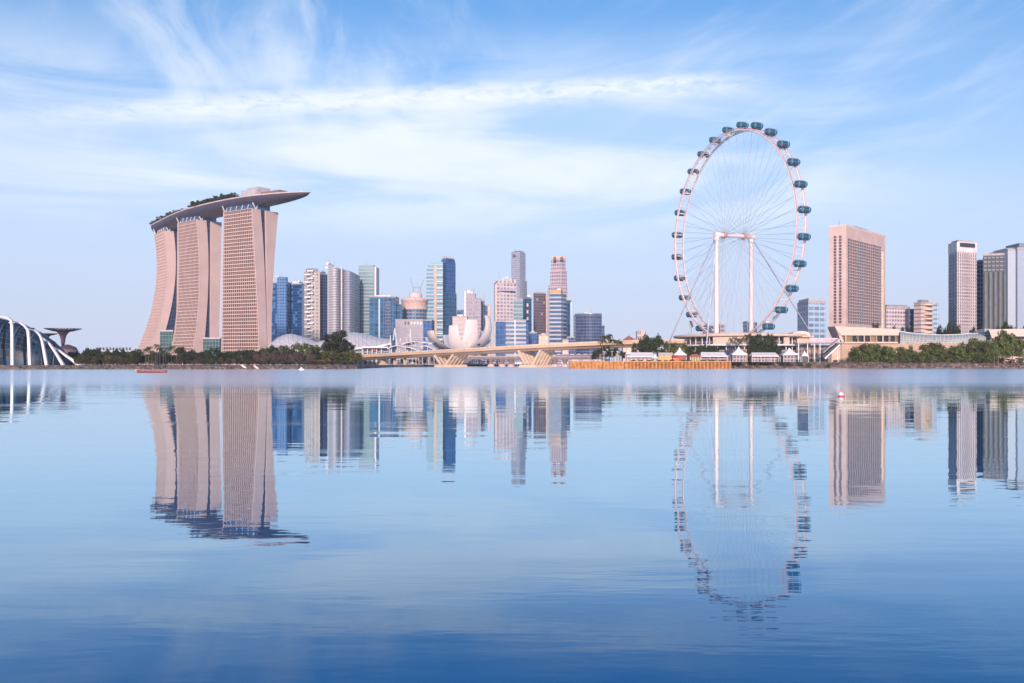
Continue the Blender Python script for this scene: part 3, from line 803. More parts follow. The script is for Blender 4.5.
    # round crowned building with cranes
    Y = 1900; c = Vector((X(413, Y), Y + 30))
    r = empty('office_tower', (c.x, c.y, 2.6), 'round pinkish topped tower still carrying cranes on its roof', 'building')
    mb = MB(); R = 13.2 * Y / F; mb.lathe([(R * .93, 2.6), (R * .93, Z(309, Y)), ], (c.x, c.y, 0), 28); mb.build('wall', [facade('round_lower_glass', (.22, .25, .32), (.05, .12, .24), 7, 7, (.1, .9), (.3, .9), .5, .15, .2)], r)
    mb = MB(); mb.lathe([(R, Z(309, Y)), (R, Z(300.5, Y)), (R * 1.06, Z(300, Y)), (R * 1.06, Z(298, Y)), (R * .5, Z(296.5, Y))], (c.x, c.y, 0), 28); mb.build('crown', [pinkstone], r)
    mb = MB(); mb.lathe([(R * .5, Z(297, Y)), (R * .5, Z(292.5, Y)), (R * .3, Z(291.5, Y))], (c.x + 2, c.y, 0), 20); mb.build('roof_drum', [mat('pale_pink_drum', (.6, .5, .5), .7)], r)
    for lab, p0, p1, p2, yt in (('left of the two cranes standing on the round pink topped tower', 413.5, 410, 417, 277.5), ('right of the two cranes standing on the round pink topped tower', 420.5, 424, 418, 279)):
        k = empty('tower_crane', at(p0, 293, Y + 28), lab, 'crane')
        mb = MB(); mb.tube([at(p0, 292.8, Y + 28), at(p0, 287.5, Y + 28)], .9, 5); mb.build('mast', [greymetal], k)
        mb = MB(); mb.tube([at(p0, 288, Y + 28), at(p1, yt, Y + 28)], [.9, .5], 5); mb.build('jib', [greymetal], k)
        mb = MB(); mb.tube([at(p0, 288, Y + 28), at(p2, 287, Y + 28)], .9, 5); mb.build('counter_jib', [greymetal], k)
    # grey podium in front
    Y = 1700
    b = building('office_block', 'wide windowless looking grey lavender block in front of the round tower', front(395.3, 423.3, Y, 60), Z(320, Y), facade('podium_wall', (.29, .27, .33), (.20, .19, .25), 6, 5, (.1, .9), (.4, .9), .3, .4, .1), plant_k=0)
    for k in range(6):
        mb = MB(); p0 = 404.5 + k * 3.1; mb.prism(front(p0, p0 + 1.6, Y - .5, 2), Z(324.5, Y), Z(321.8, Y)); mb.build('vent_opening', [dark if k < 2 else white], b)
    b2 = building('office_block', 'narrow dark blue block joined to the right of the grey lavender block', front(423.5, 432, Y + 4, 55), Z(320.3, Y), GL_SAIL2, plant_k=0)
    # two sail-like towers
    Y = 1930
    r = empty('apartment_tower', (X(434, Y), Y, 2.6), 'pale striped glass tower with a rounded left shoulder, left of the tallest blue pair', 'building')
    mb = MB(); prof = [(426.2, 362), (426.2, 277), (426.6, 270), (428.2, 265.5), (431, 263), (434, 262), (441, 261.8)]
    fr = [at(a, c, Y) for a, c in prof] + [at(443, 261.8, Y), at(443, 362, Y)]
    mb.face(fr, [(p.x - fr[0].x, p.z) for p in fr]); bk = [p + Vector((0, 46, 0)) for p in fr]
    for i in range(len(fr) - 1): mb.face([fr[i + 1], fr[i], bk[i], bk[i + 1]], [(0, fr[i + 1].z), (0, fr[i].z), (40, fr[i].z), (40, fr[i + 1].z)])
    mb.build('wall', [GL_SAIL], r)
    mb = MB(); mb.prism(front(433.8, 436.8, Y - 2.0, 4), 2.6, Z(266, Y)); mb.build('stair_strip', [mat('warm_strip', (.42, .37, .32), .6)], r)
    for k in range(14):
        mb = MB(); z = 25 + k * 13; mb.box(X(436.9, Y), Y - 2.5, z, X(442.8, Y), Y + 1, z + 2.0); mb.build('balcony', [white], r)
    P = corner(440.4, 446, 455.6, Y - 5, 30, 24)
    r = building('apartment_tower', 'tallest deep blue glass tower with a chamfered crown beside the pale striped one', P, Z(263, Y), GL_SAIL2, parapet=False, plant_k=0)
    mb = MB(); mb.prism(P, Z(263, Y) + .02, Z(258, Y), P1=shrink(P, .84)); mb.build('crown', [GL_SAIL2], r)
    mb = MB(); mb.prism(shrink(P, .80), Z(258, Y) + .02, Z(255.8, Y)); mb.build('crown_cap', [white], r)
    mb = MB(); mb.prism(corner(440.2, 445.9, 456.6, Y - 8, 32, 26), 2.6, Z(293, Y)); mb.build('base_flare', [GL_TEAL], r)
    # cluster of smaller blocks
    Y = 1800
    b = building('office_block', 'low blue block peeping out right of the tallest blue tower', front(456.8, 463, Y + 90, 30), Z(310, Y + 90), GL_TEAL, plant_k=0)
    b = building('office_block', 'small pink banded block rising behind the white lotus shaped museum', front(452.5, 467, Y - 100, 40), Z(317, Y - 100), GL_PINKB, plant_k=.4, plant_h=5)
    b = building('office_tower', 'purple grey tower with stepped roof behind the lotus shaped museum', front(464.6, 475, Y, 45), Z(294, Y), GL_PURPLE, plant_k=.6, plant_h=5)
    for p0, p1, yt, nm in ((475.1, 481, 298, 'step_wing'), (464.4, 466.2, 291.5, 'edge_fin')):
        mb = MB(); mb.prism(front(p0, p1, Y - 3, 40), 2.6, Z(yt, Y)); mb.build(nm, [GL_PURPLE if nm == 'step_wing' else white], b)
    b = building('office_tower', 'blue topped block stepping down beside the purple grey tower', front(476, 484, Y + 40, 40), Z(301, Y + 40), GL_DUSK, plant_k=.5, plant_h=4)
    b = building('office_block', 'dull blue block with a pink lift shaft, right above the tall museum petal', front(484.5, 489.5, Y + 60, 40), Z(305.5, Y + 60), GL_TEAL, plant_k=0)
    mb = MB(); mb.prism(front(487.6, 490.6, Y + 50, 20), 2.6, Z(304, Y)); mb.build('lift_shaft', [pinkstone], b)
    # white gridded tower
    Y = 1900
    P = corner(494, 496.5, 516.5, Y, 20, 14)
    b = building('office_tower', 'white gridded tower with a wide pale crown of roof pylons', P, Z(283, Y), GL_WHITEGRID, plant_k=.85, plant_h=5)
    for k in range(5):
        mb = MB(); p0 = 498 + k * 4; mb.prism(front(p0, p0 + 1.8, Y + 2 + k * 2, 8), Z(283, Y), Z(279 - (k % 2), Y)); mb.build('roof_pylon', [pinkstone], b)
    mb = MB(); mb.prism(front(495, 497, Y - 2, 6), 2.6, Z(284, Y)); mb.build('edge_pier', [pinkstone], b)
    mb = MB(); mb.box(X(498.5, Y), Y - 1.2, Z(291, Y), X(515, Y), Y + 1, Z(289.2, Y)); mb.build('plant_floor', [GL_PURPLE], b)
    b = building('office_block', 'narrow dark blue block with a cream left edge right of the museum', front(495.6, 504.8, 1560, 30), Z(321.5, 1560), GL_SAIL2, plant_k=0)
    mb = MB(); mb.prism(front(494.2, 495.5, 1558, 30), 2.6, Z(321, 1560)); mb.build('cream_edge', [beige], b)
    b = building('office_block', 'white and blue striped block standing in front of the white gridded tower', front(505.2, 526, 1580, 40), Z(320.5, 1580), GL_STRIPE, plant_k=0)
    mb = MB(); mb.prism(front(514.5, 515.6, 1577, 6), 2.6, Z(320, 1580)); mb.build('edge_pier', [white], b)
    mb = MB(); mb.prism(front(526.1, 528.5, 1582, 40), 2.6, Z(322, 1580)); mb.build('glass_side', [GL_SAIL2], b)
    b = building('office_block', 'pale green grey block wedged behind the striped block', front(513.5, 523, 1700, 40), Z(299.5, 1700), GL_GREEN, plant_k=0)
    # tall slab
    Y = 2150
    P = corner(511.2, 519.8, 525.6, Y, 14, 26)
    b = building('office_tower', 'tall plain grey slab tower rising behind the white gridded tower', P, Z(252, Y), GL_SLAB, parapet=False, plant_k=0, ptop=P)
    mb = MB(); mb.prism(shrink(P, .97), Z(252, Y) + .02, Z(250.2, Y), P1=shrink(P, .6)); mb.build('roof', [greymetal], b)
    mb = MB(); mb.prism(corner(520.2, 522, 527, Y - 8, 6, 30), 2.6, Z(280.5, Y)); mb.build('side_wing', [GL_SLAB], b)
    mb = MB(); mb.box(X(512.5, Y), Y - .6, Z(256, Y), X(515.5, Y), Y + 4, Z(254.5, Y)); mb.build('emblem_panel', [dark], b)
    b = building('office_tower', 'blue glass tower with cream and dark facets right of the striped block', corner(522.5, 526.5, 531.6, 1820, 18, 14), Z(298, 1820), GL_TEAL, plant_k=.6, plant_h=3)
    for k in range(5):
        mb = MB(); mb.box(X(526.6, 1815), 1812, 60 + k * 13, X(528.4, 1815), 1822, 66 + k * 13); mb.build('balcony', [beige], b)
    building('office_block', 'low blue glass block between the faceted tower and the dark brown tower', front(529, 537, 1700, 30), Z(333, 1700), GL_SAIL2, plant_k=.4, plant_h=4)
    b = building('office_tower', 'dark brown tower with a flat roof beside the stepped stone tower', front(533.8, 546, 2000, 40, 8), Z(293, 2000), GL_BROWN, plant_k=.8, plant_h=3)
    mb = MB(); mb.prism(front(546.2, 547.4, 1990, 30), 2.6, Z(294, 2000)); mb.build('edge_pier', [pinkstone], b)
    # stepped stone tower
    Y = 2150
    r = empty('office_tower', (X(558, Y), Y + 25, 2.6), 'stepped pink stone tower, second tallest of the far skyline, with notched crown', 'building')
    for nm, p0, p1, yt, yb, dy in (('lower_shaft', 548.2, 567.6, 285, 362, 0), ('middle_shaft', 550.3, 566.8, 270, 285, 3), ('upper_shaft', 551.2, 565.6, 258, 270, 6)):
        mb = MB(); P = corner(p0, (p0 + p1) / 2 + 3, p1, Y + dy, 12, 9); mb.prism(P, Z(yb, Y), Z(yt, Y)); mb.build(nm, [GL_STONE], r)
    mb = MB(); mb.prism(corner(552, 561.3, 565.8, Y + 8, 10, 7), Z(258, Y), Z(255.2, Y)); mb.build('crown', [pinkstone], r)
    for p0 in (553.5, 560.5): 
        mb = MB(); mb.box(X(p0, Y), Y - 4, Z(260.5, Y), X(p0 + 2.6, Y), Y + 6, Z(257, Y)); mb.build('crown_notch', [dark], r)
    b = building('office_tower', 'blue striped tower with an ochre band near its top, before the stepped stone tower', corner(548.4, 561.2, 566.4, 1850, 3, 25), Z(293.4, 1850), GL_STRIPE2, plant_k=0, parapet=False)
    mb = MB(); mb.prism(corner(550.6, 560.8, 562.8, 1853, 3, 20), Z(293.4, 1850) + .02, Z(289.5, 1850)); mb.build('ochre_band', [mat('ochre_panel', (.44, .25, .10), .5)], b)
    mb = MB(); mb.prism(corner(547.2, 548.1, 549.5, 1846, 5, 5), 2.6, Z(290, 1850)); mb.build('edge_pier', [white], b)
    b = building('office_tower', 'plain light blue glass tower on the right flank of the stepped tower', front(563.5, 571.8, 1880, 40, 10), Z(300, 1880), GL_TEAL, plant_k=0)
    mb = MB(); mb.prism(front(570.2, 571.9, 1876, 30), 2.6, Z(302, 1880)); mb.build('pale_edge', [mat('pale_blue_strip', (.3, .42, .55), .3)], b)
    building('office_block', 'low blue block under the light blue tower near the bridge', front(567, 574.5, 1700, 30), Z(337.5, 1700), GL_DUSK, plant_k=0)
    # curved dusky block
    Y = 1800; r = empty('office_tower', (X(589, Y), Y + 20, 2.6), 'broad dusky blue block with a gently bowed front and stepped right side', 'building')
    mb = MB(); Pf = []
    for k in range(9):
        px = 575.8 + 26 * k / 8; yy = Y - 22 * math.sin(math.pi * (k / 8 * .7 + .1)); Pf.append((X(px, yy), yy))
    P = Pf + [(Pf[-1][0], Y + 60), (Pf[0][0], Y + 60)]; mb.prism(P, 2.6, Z(314.8, Y), smooth=False); mb.build('wall', [GL_DUSK, greymetal], r)
    mb = MB(); mb.prism(shrink(P, .985), Z(314.8, Y) + .02, Z(313.6, Y)); mb.build('parapet', [greymetal], r)
    mb = MB(); mb.prism(front(601.9, 604.6, Y, 50), 2.6, Z(325.5, Y)); mb.build('step_wing', [GL_DUSK], r)
    building('hotel_block', 'small beige block poking up behind the bridge deck under the stepped tower', front(538.8, 548.2, 1300, 20), Z(335.5, 1300), beige, plant_k=.4, plant_h=3)
    building('hotel_block', 'tiny pale pink block just above the bridge deck right of the striped tower', front(562.5, 568.5, 1300, 20), Z(340.5, 1300), pinkstone, plant_k=0)
    # far right of the bridge
    b = building('apartment_block', 'distant hazy pink apartment block left of the wheel', front(637.2, 646, 1900, 20), Z(332, 1900), GL_PINKB, plant_k=.5, plant_h=4)
    mb = MB(); mb.prism(front(641, 644.6, 1897, 16), 2.6, Z(330, 1900)); mb.build('stair_tower', [pinkstone], b)
    r = empty('pavilion', (X(629.5, 1000), 1000, 4.3), 'building with a pink pyramid roof behind the bridge near the palm clump', 'pavilion')
    P = front(623, 637, 1000, 14); mb = MB(); mb.prism(P, 4.3, Z(341, 1000)); mb.build('wall', [pinkstone], r)
    cx = X(629.6, 1000); mb = MB(); A = shrink(P, 1.1)
    for i in range(4): mb.face([(*A[i], Z(341, 1000)), (*A[(i + 1) % 4], Z(341, 1000)), (cx, 1007, Z(335.4, 1000))])
    mb.build('roof', [roofred], r)
    building('office_block', 'small dark blue block seen low between the two wheel columns', front(747.5, 757, 1500, 30), Z(322, 1500), GL_DUSK, plant_k=0)
    building('office_block', 'tiny blue block just left of the nearer wheel column', front(706.5, 713.5, 1500, 30), Z(325.5, 1500), GL_DUSK, plant_k=0)
    building('apartment_block', 'faint pale block right of the nearer wheel column', front(720, 725, 1700, 30), Z(325, 1700), GL_PURPLE, plant_k=0)
city()
def roof_masts():
    rnd = random.Random(8)
    for o in [o for o in COL.objects if o.get('category') == 'building' and o.name.startswith('office_tower')]:
        w = [c for c in o.children if c.type == 'MESH']
        if not w: continue
        top = max((v.co.z for c in w for v in c.data.vertices)); best = max(w, key=lambda c: max(v.co.z for v in c.data.vertices))
        vs = [v.co for v in best.data.vertices if v.co.z > top - .5]; cx = sum(v.x for v in vs) / len(vs); cy = sum(v.y for v in vs) / len(vs)
        for k in range(rnd.choice((1, 2, 2, 3))):
            mb = MB(); x, y = cx + rnd.uniform(-9, 9), cy + rnd.uniform(-6, 6); h = rnd.uniform(5, 15)
            if k % 2 == 0: mb.tube([(x, y, top - 1), (x, y, top + h)], [.5, .25], 5); mb.build('roof_mast', [greymetal], o, True)
            else: mb.box(x - rnd.uniform(2, 5), y - 3, top - .5, x + rnd.uniform(2, 5), y + 3, top + rnd.uniform(2, 4.5)); mb.build('roof_unit', [greymetal], o, True)
roof_masts()

# ------------------------------------------------------------------ near buildings on the right
def right_side():
    # big pink hotel slab
    Y0 = 800; P = corner(828.9, 846.2, 885.2, Y0, 8.5, 68)
    zt = Z(226.3, Y0)
    r = empty('hotel_block', centre(P, 4.3), 'broad pink hotel slab with a close grid of dark windows right of the wheel', 'hotel')
    mb = MB(); mb.prism(P, 4.3, zt, 0, 1, bottom=False); wall = mb.build('wall', [mat('hotel_slab_pink', (.52, .39, .37), .8, 0, .10, .12), concrete], r)
    mb = MB(); mb.prism(shrink(P, 1.006), zt + .02, zt + 1.6); mb.build('parapet', [pinkstone], r)
    mb = MB(); mb.prism(shrink(P, .35), zt + 1.62, zt + 4); mb.tube([(P[0][0] - 3, P[0][1] + 8, zt), (P[0][0] - 3, P[0][1] + 8, zt + 6)], .3, 5); mb.build('roof_plant', [greymetal], r)
    M0, R0, L0 = Vector((*P[0], 0)), Vector((*P[1], 0)), Vector((*P[3], 0))
    dr = (R0 - M0).normalized(); dl = (M0 - L0).normalized(); LR = (R0 - M0).length; LL = (M0 - L0).length
    win_mat = facade('hotel_window', (.13, .10, .11), (.10, .09, .11), 1.2, 1, (.05, .95), (.0, 1.1), .8, .15, .15, .4)
    zrow = [Z(323, Y0) + k * (Z(241, Y0) - Z(323, Y0)) / 26 for k in range(27)]
    spots = []
    ncol = 15; u0, u1 = 3.0, LR * .885
    for z in zrow:
        for c in range(ncol): spots.append((M0 + dr * (u0 + (u1 - u0) * (c + .5) / ncol), dr, (u1 - u0) / ncol * .66, z))
    for z in [Z(323, Y0) + k * (Z(237.5, Y0) - Z(323, Y0)) / 28 for k in range(29)]:
        for f in (.36, .66): spots.append((L0 + dl * (LL * f), dl, 2.1, z))
    spots.sort(key=lambda s: s[0].y)
    stuff = MB()
    for i, (p, d, wd, z) in enumerate(spots):
        nn = Vector((d.y, -d.x, 0)); a = p - d * wd / 2; b = p + d * wd / 2
        mb = MB() if i < 100 else stuff
        q0, q1 = a + nn * .12, b + nn * .12; hgt = 2.0; k = random.random() * 40
        f = [(q0.x, q0.y, z), (q1.x, q1.y, z), (q1.x, q1.y, z + hgt), (q0.x, q0.y, z + hgt)]
        mb.face(f, [(k, k), (k + wd, k), (k + wd, k + .9), (k, k + .9)])
        for e0, e1 in (((a, 0), (q0, 0)), ((b, 0), (q1, 0))):
            pass
        s0, s1 = a, b
        mb.face([(s0.x, s0.y, z + hgt), (s1.x, s1.y, z + hgt), f[2], f[3]]); mb.face([(s0.x, s0.y, z), (s1.x, s1.y, z), f[1], f[0]])
        if i < 100: mb.build('window', [win_mat], r)
    stuff.build('window_field', [win_mat], r)['kind'] = 'stuff'
    # floor ledges standing proud between the window rows of the long face
    for z in zrow:
        mb = MB(); a = M0 + dr * u0; b = M0 + dr * u1; nn = Vector((dr.y, -dr.x, 0))
        a2, b2 = a + nn * .7, b + nn * .7
        for z0, z1 in ((z + 2.12, z + 2.75),):
            mb.face([(a2.x, a2.y, z0), (b2.x, b2.y, z0), (b2.x, b2.y, z1), (a2.x, a2.y, z1)])
            mb.face([(a.x, a.y, z0), (b.x, b.y, z0), (b2.x, b2.y, z0), (a2.x, a2.y, z0)]); mb.face([(a.x, a.y, z1), (b.x, b.y, z1), (b2.x, b2.y, z1), (a2.x, a2.y, z1)])
        mb.build('floor_ledge', [mat('hotel_slab_pink', (.5, .4, .38))], r)
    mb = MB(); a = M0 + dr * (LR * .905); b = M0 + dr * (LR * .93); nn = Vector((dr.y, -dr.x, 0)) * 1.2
    mb.prism([(a.x, a.y), ((a + nn).x, (a + nn).y), ((b + nn).x, (b + nn).y), (b.x, b.y)], 4.3, zt - 14); mb.build('lit_edge_strip', [mat('orange_lit_edge', (.70, .50, .38), .8)], r)  # orange light on the slab's edge, put into the strip's colour
    # blue glass mid rise behind
    b = building('office_block', 'blue glass mid rise block tucked left of the broad pink hotel slab', front(808.3, 828.4, 785, 30, 6), Z(302.5, 785), facade('ice_blue_bands', (.36, .43, .53), (.14, .25, .40), 5.5, 4.6, (.1, .92), (.34, .92), .6, .1, .0), z0=4.3, plant_k=0)
    mb = MB(); mb.prism(shrink(front(808.6, 828.2, 786, 28, 6), .98), Z(302.5, 785) + 1.7, Z(298, 785)); mb.build('penthouse', [mat('pale_blue_panel', (.34, .41, .50), .5)], b)
    # pair of lower blocks
    b = building('apartment_block', 'low pale block with purple window bands right of the broad pink hotel slab', front(886.3, 914, 960, 30, 10), Z(307.5, 960), facade('pale_bands', (.56, .48, .50), (.22, .20, .27), 3.4, 4.0, (.12, .8), (.35, .9), .6, .3, .1), z0=4.3, plant_k=.85, plant_h=3)
    mb = MB(); mb.prism(front(909, 914.2, 958, 20), 4.3, Z(309, 960)); mb.build('blue_bay', [GL_DUSK], b)
    b = building('apartment_block', 'pink block with rounded balconies and a pale lift core beside the low banded one', corner(913.8, 921, 932.2, 940, 8, 10), Z(303.5, 940), facade('pink_bands', (.62, .48, .44), (.26, .22, .26), 40, 3.8, (0, 1.1), (.6, .95), .4, .3, .1), z0=4.3, plant_k=.6, plant_h=4)
    for k in range(12):
        z = 10 + k * 4.6; mb = MB(); mb.lathe([(6.2, z), (6.2, z + 1.4)], (X(930, 940), 946, 0), 16); mb.build('balcony', [beige], b)
    building('office_block', 'slim blue glass block attached right of the pink balconied block', front(932.4, 939, 970, 25), Z(304, 970), facade('ice_blue_bands', (.3, .38, .46), (.06, .14, .24), 5, 5), z0=4.3, plant_k=0)
    # slender tower
    Y = 960; P = corner(948.4, 957, 976.6, Y, 22, 12); zt = Z(251, Y)
    r = building('hotel_tower', 'slender pale tower with upright window strips and a white top storey', P, zt, facade('slender_wall', (.58, .50, .50), (.30, .27, .32), 3.6, 3.6, (.2, .8), (.25, .8), .5, .25, .1), z0=4.3, parapet=False, plant_k=0)
    M0, R0, L0 = Vector((*P[0], 0)), Vector((*P[1], 0)), Vector((*P[3], 0))
    for k in range(9):
        mb = MB(); p = M0.lerp(R0, (k + .35) / 9.2); q = M0.lerp(R0, (k + .75) / 9.2); d = (q - p).normalized(); nn = Vector((d.y, -d.x, 0)) * .5
        mb.face([p + nn + Vector((0, 0, 6)), q + nn + Vector((0, 0, 6)), q + nn + Vector((0, 0, zt - 2)), p + nn + Vector((0, 0, zt - 2))], [(0, 0), (1.8, 0), (1.8, zt), (0, zt)])
        mb.face([p, p + nn, p + nn + Vector((0, 0, zt - 2)), p + Vector((0, 0, zt - 2))]); mb.face([q, q + nn, q + nn + Vector((0, 0, zt - 2)), q + Vector((0, 0, zt - 2))])
        mb.build('window_strip', [facade('strip_glass', (.42, .36, .38), (.13, .12, .17), 40, 3.4, (0, 1.1), (.3, .9), .6, .2, .1)], r)
    for k in range(3):
        mb = MB(); p = L0.lerp(M0, (k + .2) / 3); q = L0.lerp(M0, (k + .8) / 3); d = (q - p).normalized(); nn = Vector((d.y, -d.x, 0)) * .5
        mb.face([p + nn + Vector((0, 0, 6)), q + nn + Vector((0, 0, 6)), q + nn + Vector((0, 0, zt - 2)), p + nn + Vector((0, 0, zt - 2))], [(0, 0), (3, 0), (3, zt), (0, zt)])
        mb.build('window_strip', [facade('strip_glass_blue', (.30, .32, .42), (.08, .11, .20), 40, 3.4, (0, 1.1), (.3, .9), .6, .2, .1)], r)
    mb = MB(); mb.prism(shrink(P, 1.02), zt + .02, Z(241.5, Y)); crown = mb.build('crown', [mat('crown_white', (.66, .60, .60), .6)], r)
    mb = MB(); a = M0.lerp(R0, .12); c = M0.lerp(R0, .88); nn = Vector((.3, -1, 0)) * 1.2
    mb.face([a + nn + Vector((0, 0, Z(246.5, Y))), c + nn + Vector((0, 0, Z(246.5, Y))), c + nn + Vector((0, 0, Z(242.5, Y))), a + nn + Vector((0, 0, Z(242.5, Y)))]); mb.build('crown_window', [dark], r)
    mb = MB(); mb.prism(shrink(P, .8), Z(241.5, Y) + .02, Z(239.3, Y)); mb.build('roof', [concrete], r)
    # dark ribbed building
    Y = 1040
    building('office_tower', 'narrow dark blue slab between the slender pale tower and the ribbed grey one', front(977, 983.5, Y + 40, 30), Z(261, Y + 40), facade('navy_grid', (.12, .16, .27), (.04, .07, .16), 4, 5), z0=4.3, plant_k=0)
    P = corner(983, 1007.3, 1008, Y, 6, 30); zt = Z(254.5, Y)
    r = building('office_tower', 'grey tower with five round ribs under a crown of square cells', P, zt, mat('charcoal_wall', (.055, .065, .08), .6), z0=4.3, parapet=True, plant_k=0)
    M0, L0 = Vector((*P[0], 0)), Vector((*P[3], 0)); d = (M0 - L0).normalized(); LL = (M0 - L0).length; nn = Vector((d.y, -d.x, 0))
    for k in range(5):
        c = L0 + d * (LL * (k + .5) / 5) + nn * .3; mb = MB()
        mb.lathe([(LL / 13, 4.3), (LL / 13, Z(272, Y))], (c.x, c.y, 0), 18); mb.build('rib', [mat('rib_grey', (.125, .14, .15), .6)], r)
    for k in range(6):
        for j in range(4):
            c = L0 + d * (LL * (k + .5) / 6) + nn * .05; wd = LL / 6 * .36; z = Z(270.5 - j * 4.1, Y); mb = MB()
            a, b = c - d * wd, c + d * wd
            for z0, z1 in ((z, z + 1.5),):
                mb.prism([(a.x, a.y), ((a + nn * 1.4).x, (a + nn * 1.4).y), ((b + nn * 1.4).x, (b + nn * 1.4).y), (b.x, b.y)], z0, z1)
            mb.build('crown_cell', [mat('cell_grey', (.22, .24, .29), .7)], r)
    building('office_tower', 'smooth pale blue tower wall standing right beside the ribbed grey tower', front(1007.8, 1017.2, Y - 6, 40), Z(251, Y), mat('smooth_pale_blue', (.36, .42, .50), .5, 0, .05), z0=4.3, plant_k=.7, plant_h=3)
    b = building('office_tower', 'tallest blue grey tower cut by the right picture edge, with a dark roof box', front(1017.5, 1075, Y - 10, 50), Z(250, Y), mat('smooth_mid_blue', (.28, .35, .45), .5, 0, .05), z0=4.3, plant_k=0)
    mb = MB(); mb.box(X(1009, Y), Y + 2, Z(252, Y), X(1045, Y), Y + 30, Z(247.5, Y)); mb.box(X(1019, Y), Y, Z(247.5, Y) + .02, X(1045, Y), Y + 28, Z(243, Y)); mb.build('roof_box', [mat('dusky_box', (.16, .19, .26), .6)], b)
    mb = MB(); mb.box(X(1021.5, Y), Y - 11, 4.3, X(1022.5, Y), Y - 9.5, Z(250, Y)); mb.build('pilaster', [mat('smooth_pale_blue', (.4, .4, .4))], b)
right_side()

# ------------------------------------------------------------------ lotus shaped museum
def museum():
    Y = 1180.0; cx = X(464, Y); c = Vector((cx, Y + 6, 0)); k = Y / F
    r = empty('lotus_museum', (c.x, c.y, 2.6), 'white lotus shaped museum with tall cut off petals behind the bridge', 'museum')
    skin = mat('museum_skin', (.67, .585, .57), .45, 0, .05, .05); inner = mat('museum_inner_shade', (.38, .40, .46), .5, 0, .05)  # inner petal sides: shade put into a darker, bluer colour
    bowl_z = Z(352, Y)
    mb = MB(); mb.lathe([(4, bowl_z - 14), (9, bowl_z - 10), (17, bowl_z - 2), (20, bowl_z + 2)], (c.x, c.y, 0), 28); mb.build('bowl', [skin], r)
    # direction (degrees from the viewer's side, + to the right), tip radius, tip row, base width, tip width, curl
    for ang, rt, py, wb, wt, curl in ((-27, 28, 326, 23, 11.5, .0), (24, 26, 320.3, 25, 14.5, .0), (-54, 50, 331.2, 24, 15, .05), (-103, 50, 337, 22, 9, .0),
                                      (54, 39, 316.2, 25, 9, .55), (100, 33, 339, 18, 9, .0), (138, 36, 330, 20, 9, .1), (170, 34, 334, 20, 10, 0), (-140, 38, 334, 20, 10, 0)):
        a = math.radians(ang); dv = Vector((math.sin(a), -math.cos(a), 0)); sv = Vector((math.cos(a), math.sin(a), 0))
        zt = Z(py, Y); H = zt - bowl_z; out, inn = [], []
        n = 14
        for i in range(n + 1):
            t = i / n
            rad = 8 + (rt - 8) * (math.sin(t * math.pi / 2) ** .75 if curl < .3 else (math.sin(t * math.pi * .62) / 1.0) ** .85 * 1.08 * (1 - .10 * t * t))
            z = bowl_z + H * (t ** 1.35 if curl < .3 else t ** 1.25)
            w = (wb * .55 + (wb * .45) * min(1, t * 4)) * (1 - t) + wt * t if t < .999 else wt
            w = wb * (.6 + .4 * min(1, t / .10)) + (wt - wb) * t
            thk = 6.5 * (1 - .35 * t)
            p = c + dv * rad + Vector((0, 0, z)); q = c + dv * (rad - thk * (1 - .3 * t)) + Vector((0, 0, z + 2.0 * (1 - t)))
            bow = dv * (-w * .10)
            out.append([p - sv * w / 2 + bow, p - sv * w / 4 + bow * .25, p, p + sv * w / 4 + bow * .25, p + sv * w / 2 + bow])
            inn.append([q - sv * w * .36, q, q + sv * w * .36])
        mb = MB(); mb.grid(out, None, 0, True)
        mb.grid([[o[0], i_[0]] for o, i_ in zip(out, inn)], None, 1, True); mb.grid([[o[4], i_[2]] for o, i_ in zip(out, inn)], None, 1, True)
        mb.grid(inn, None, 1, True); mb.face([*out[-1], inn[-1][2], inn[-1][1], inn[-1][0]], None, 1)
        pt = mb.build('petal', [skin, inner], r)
        if ang == 54:
            m2 = MB(); o = out[4]; p = o[1]; m2.lathe([(2.0, 0), (2.0, .4)], (0, 0, 0), 14)
            nrm = (out[4][1] - out[3][1]).cross(out[4][2] - out[4][1]).normalized()
            if nrm.y > 0: nrm = -nrm
            rot = nrm.to_track_quat('Z', 'Y').to_matrix(); m2.v = [tuple(rot @ Vector(v) + p + nrm * .1) for v in m2.v]
            m2.build('round_window', [dark], pt)
museum()

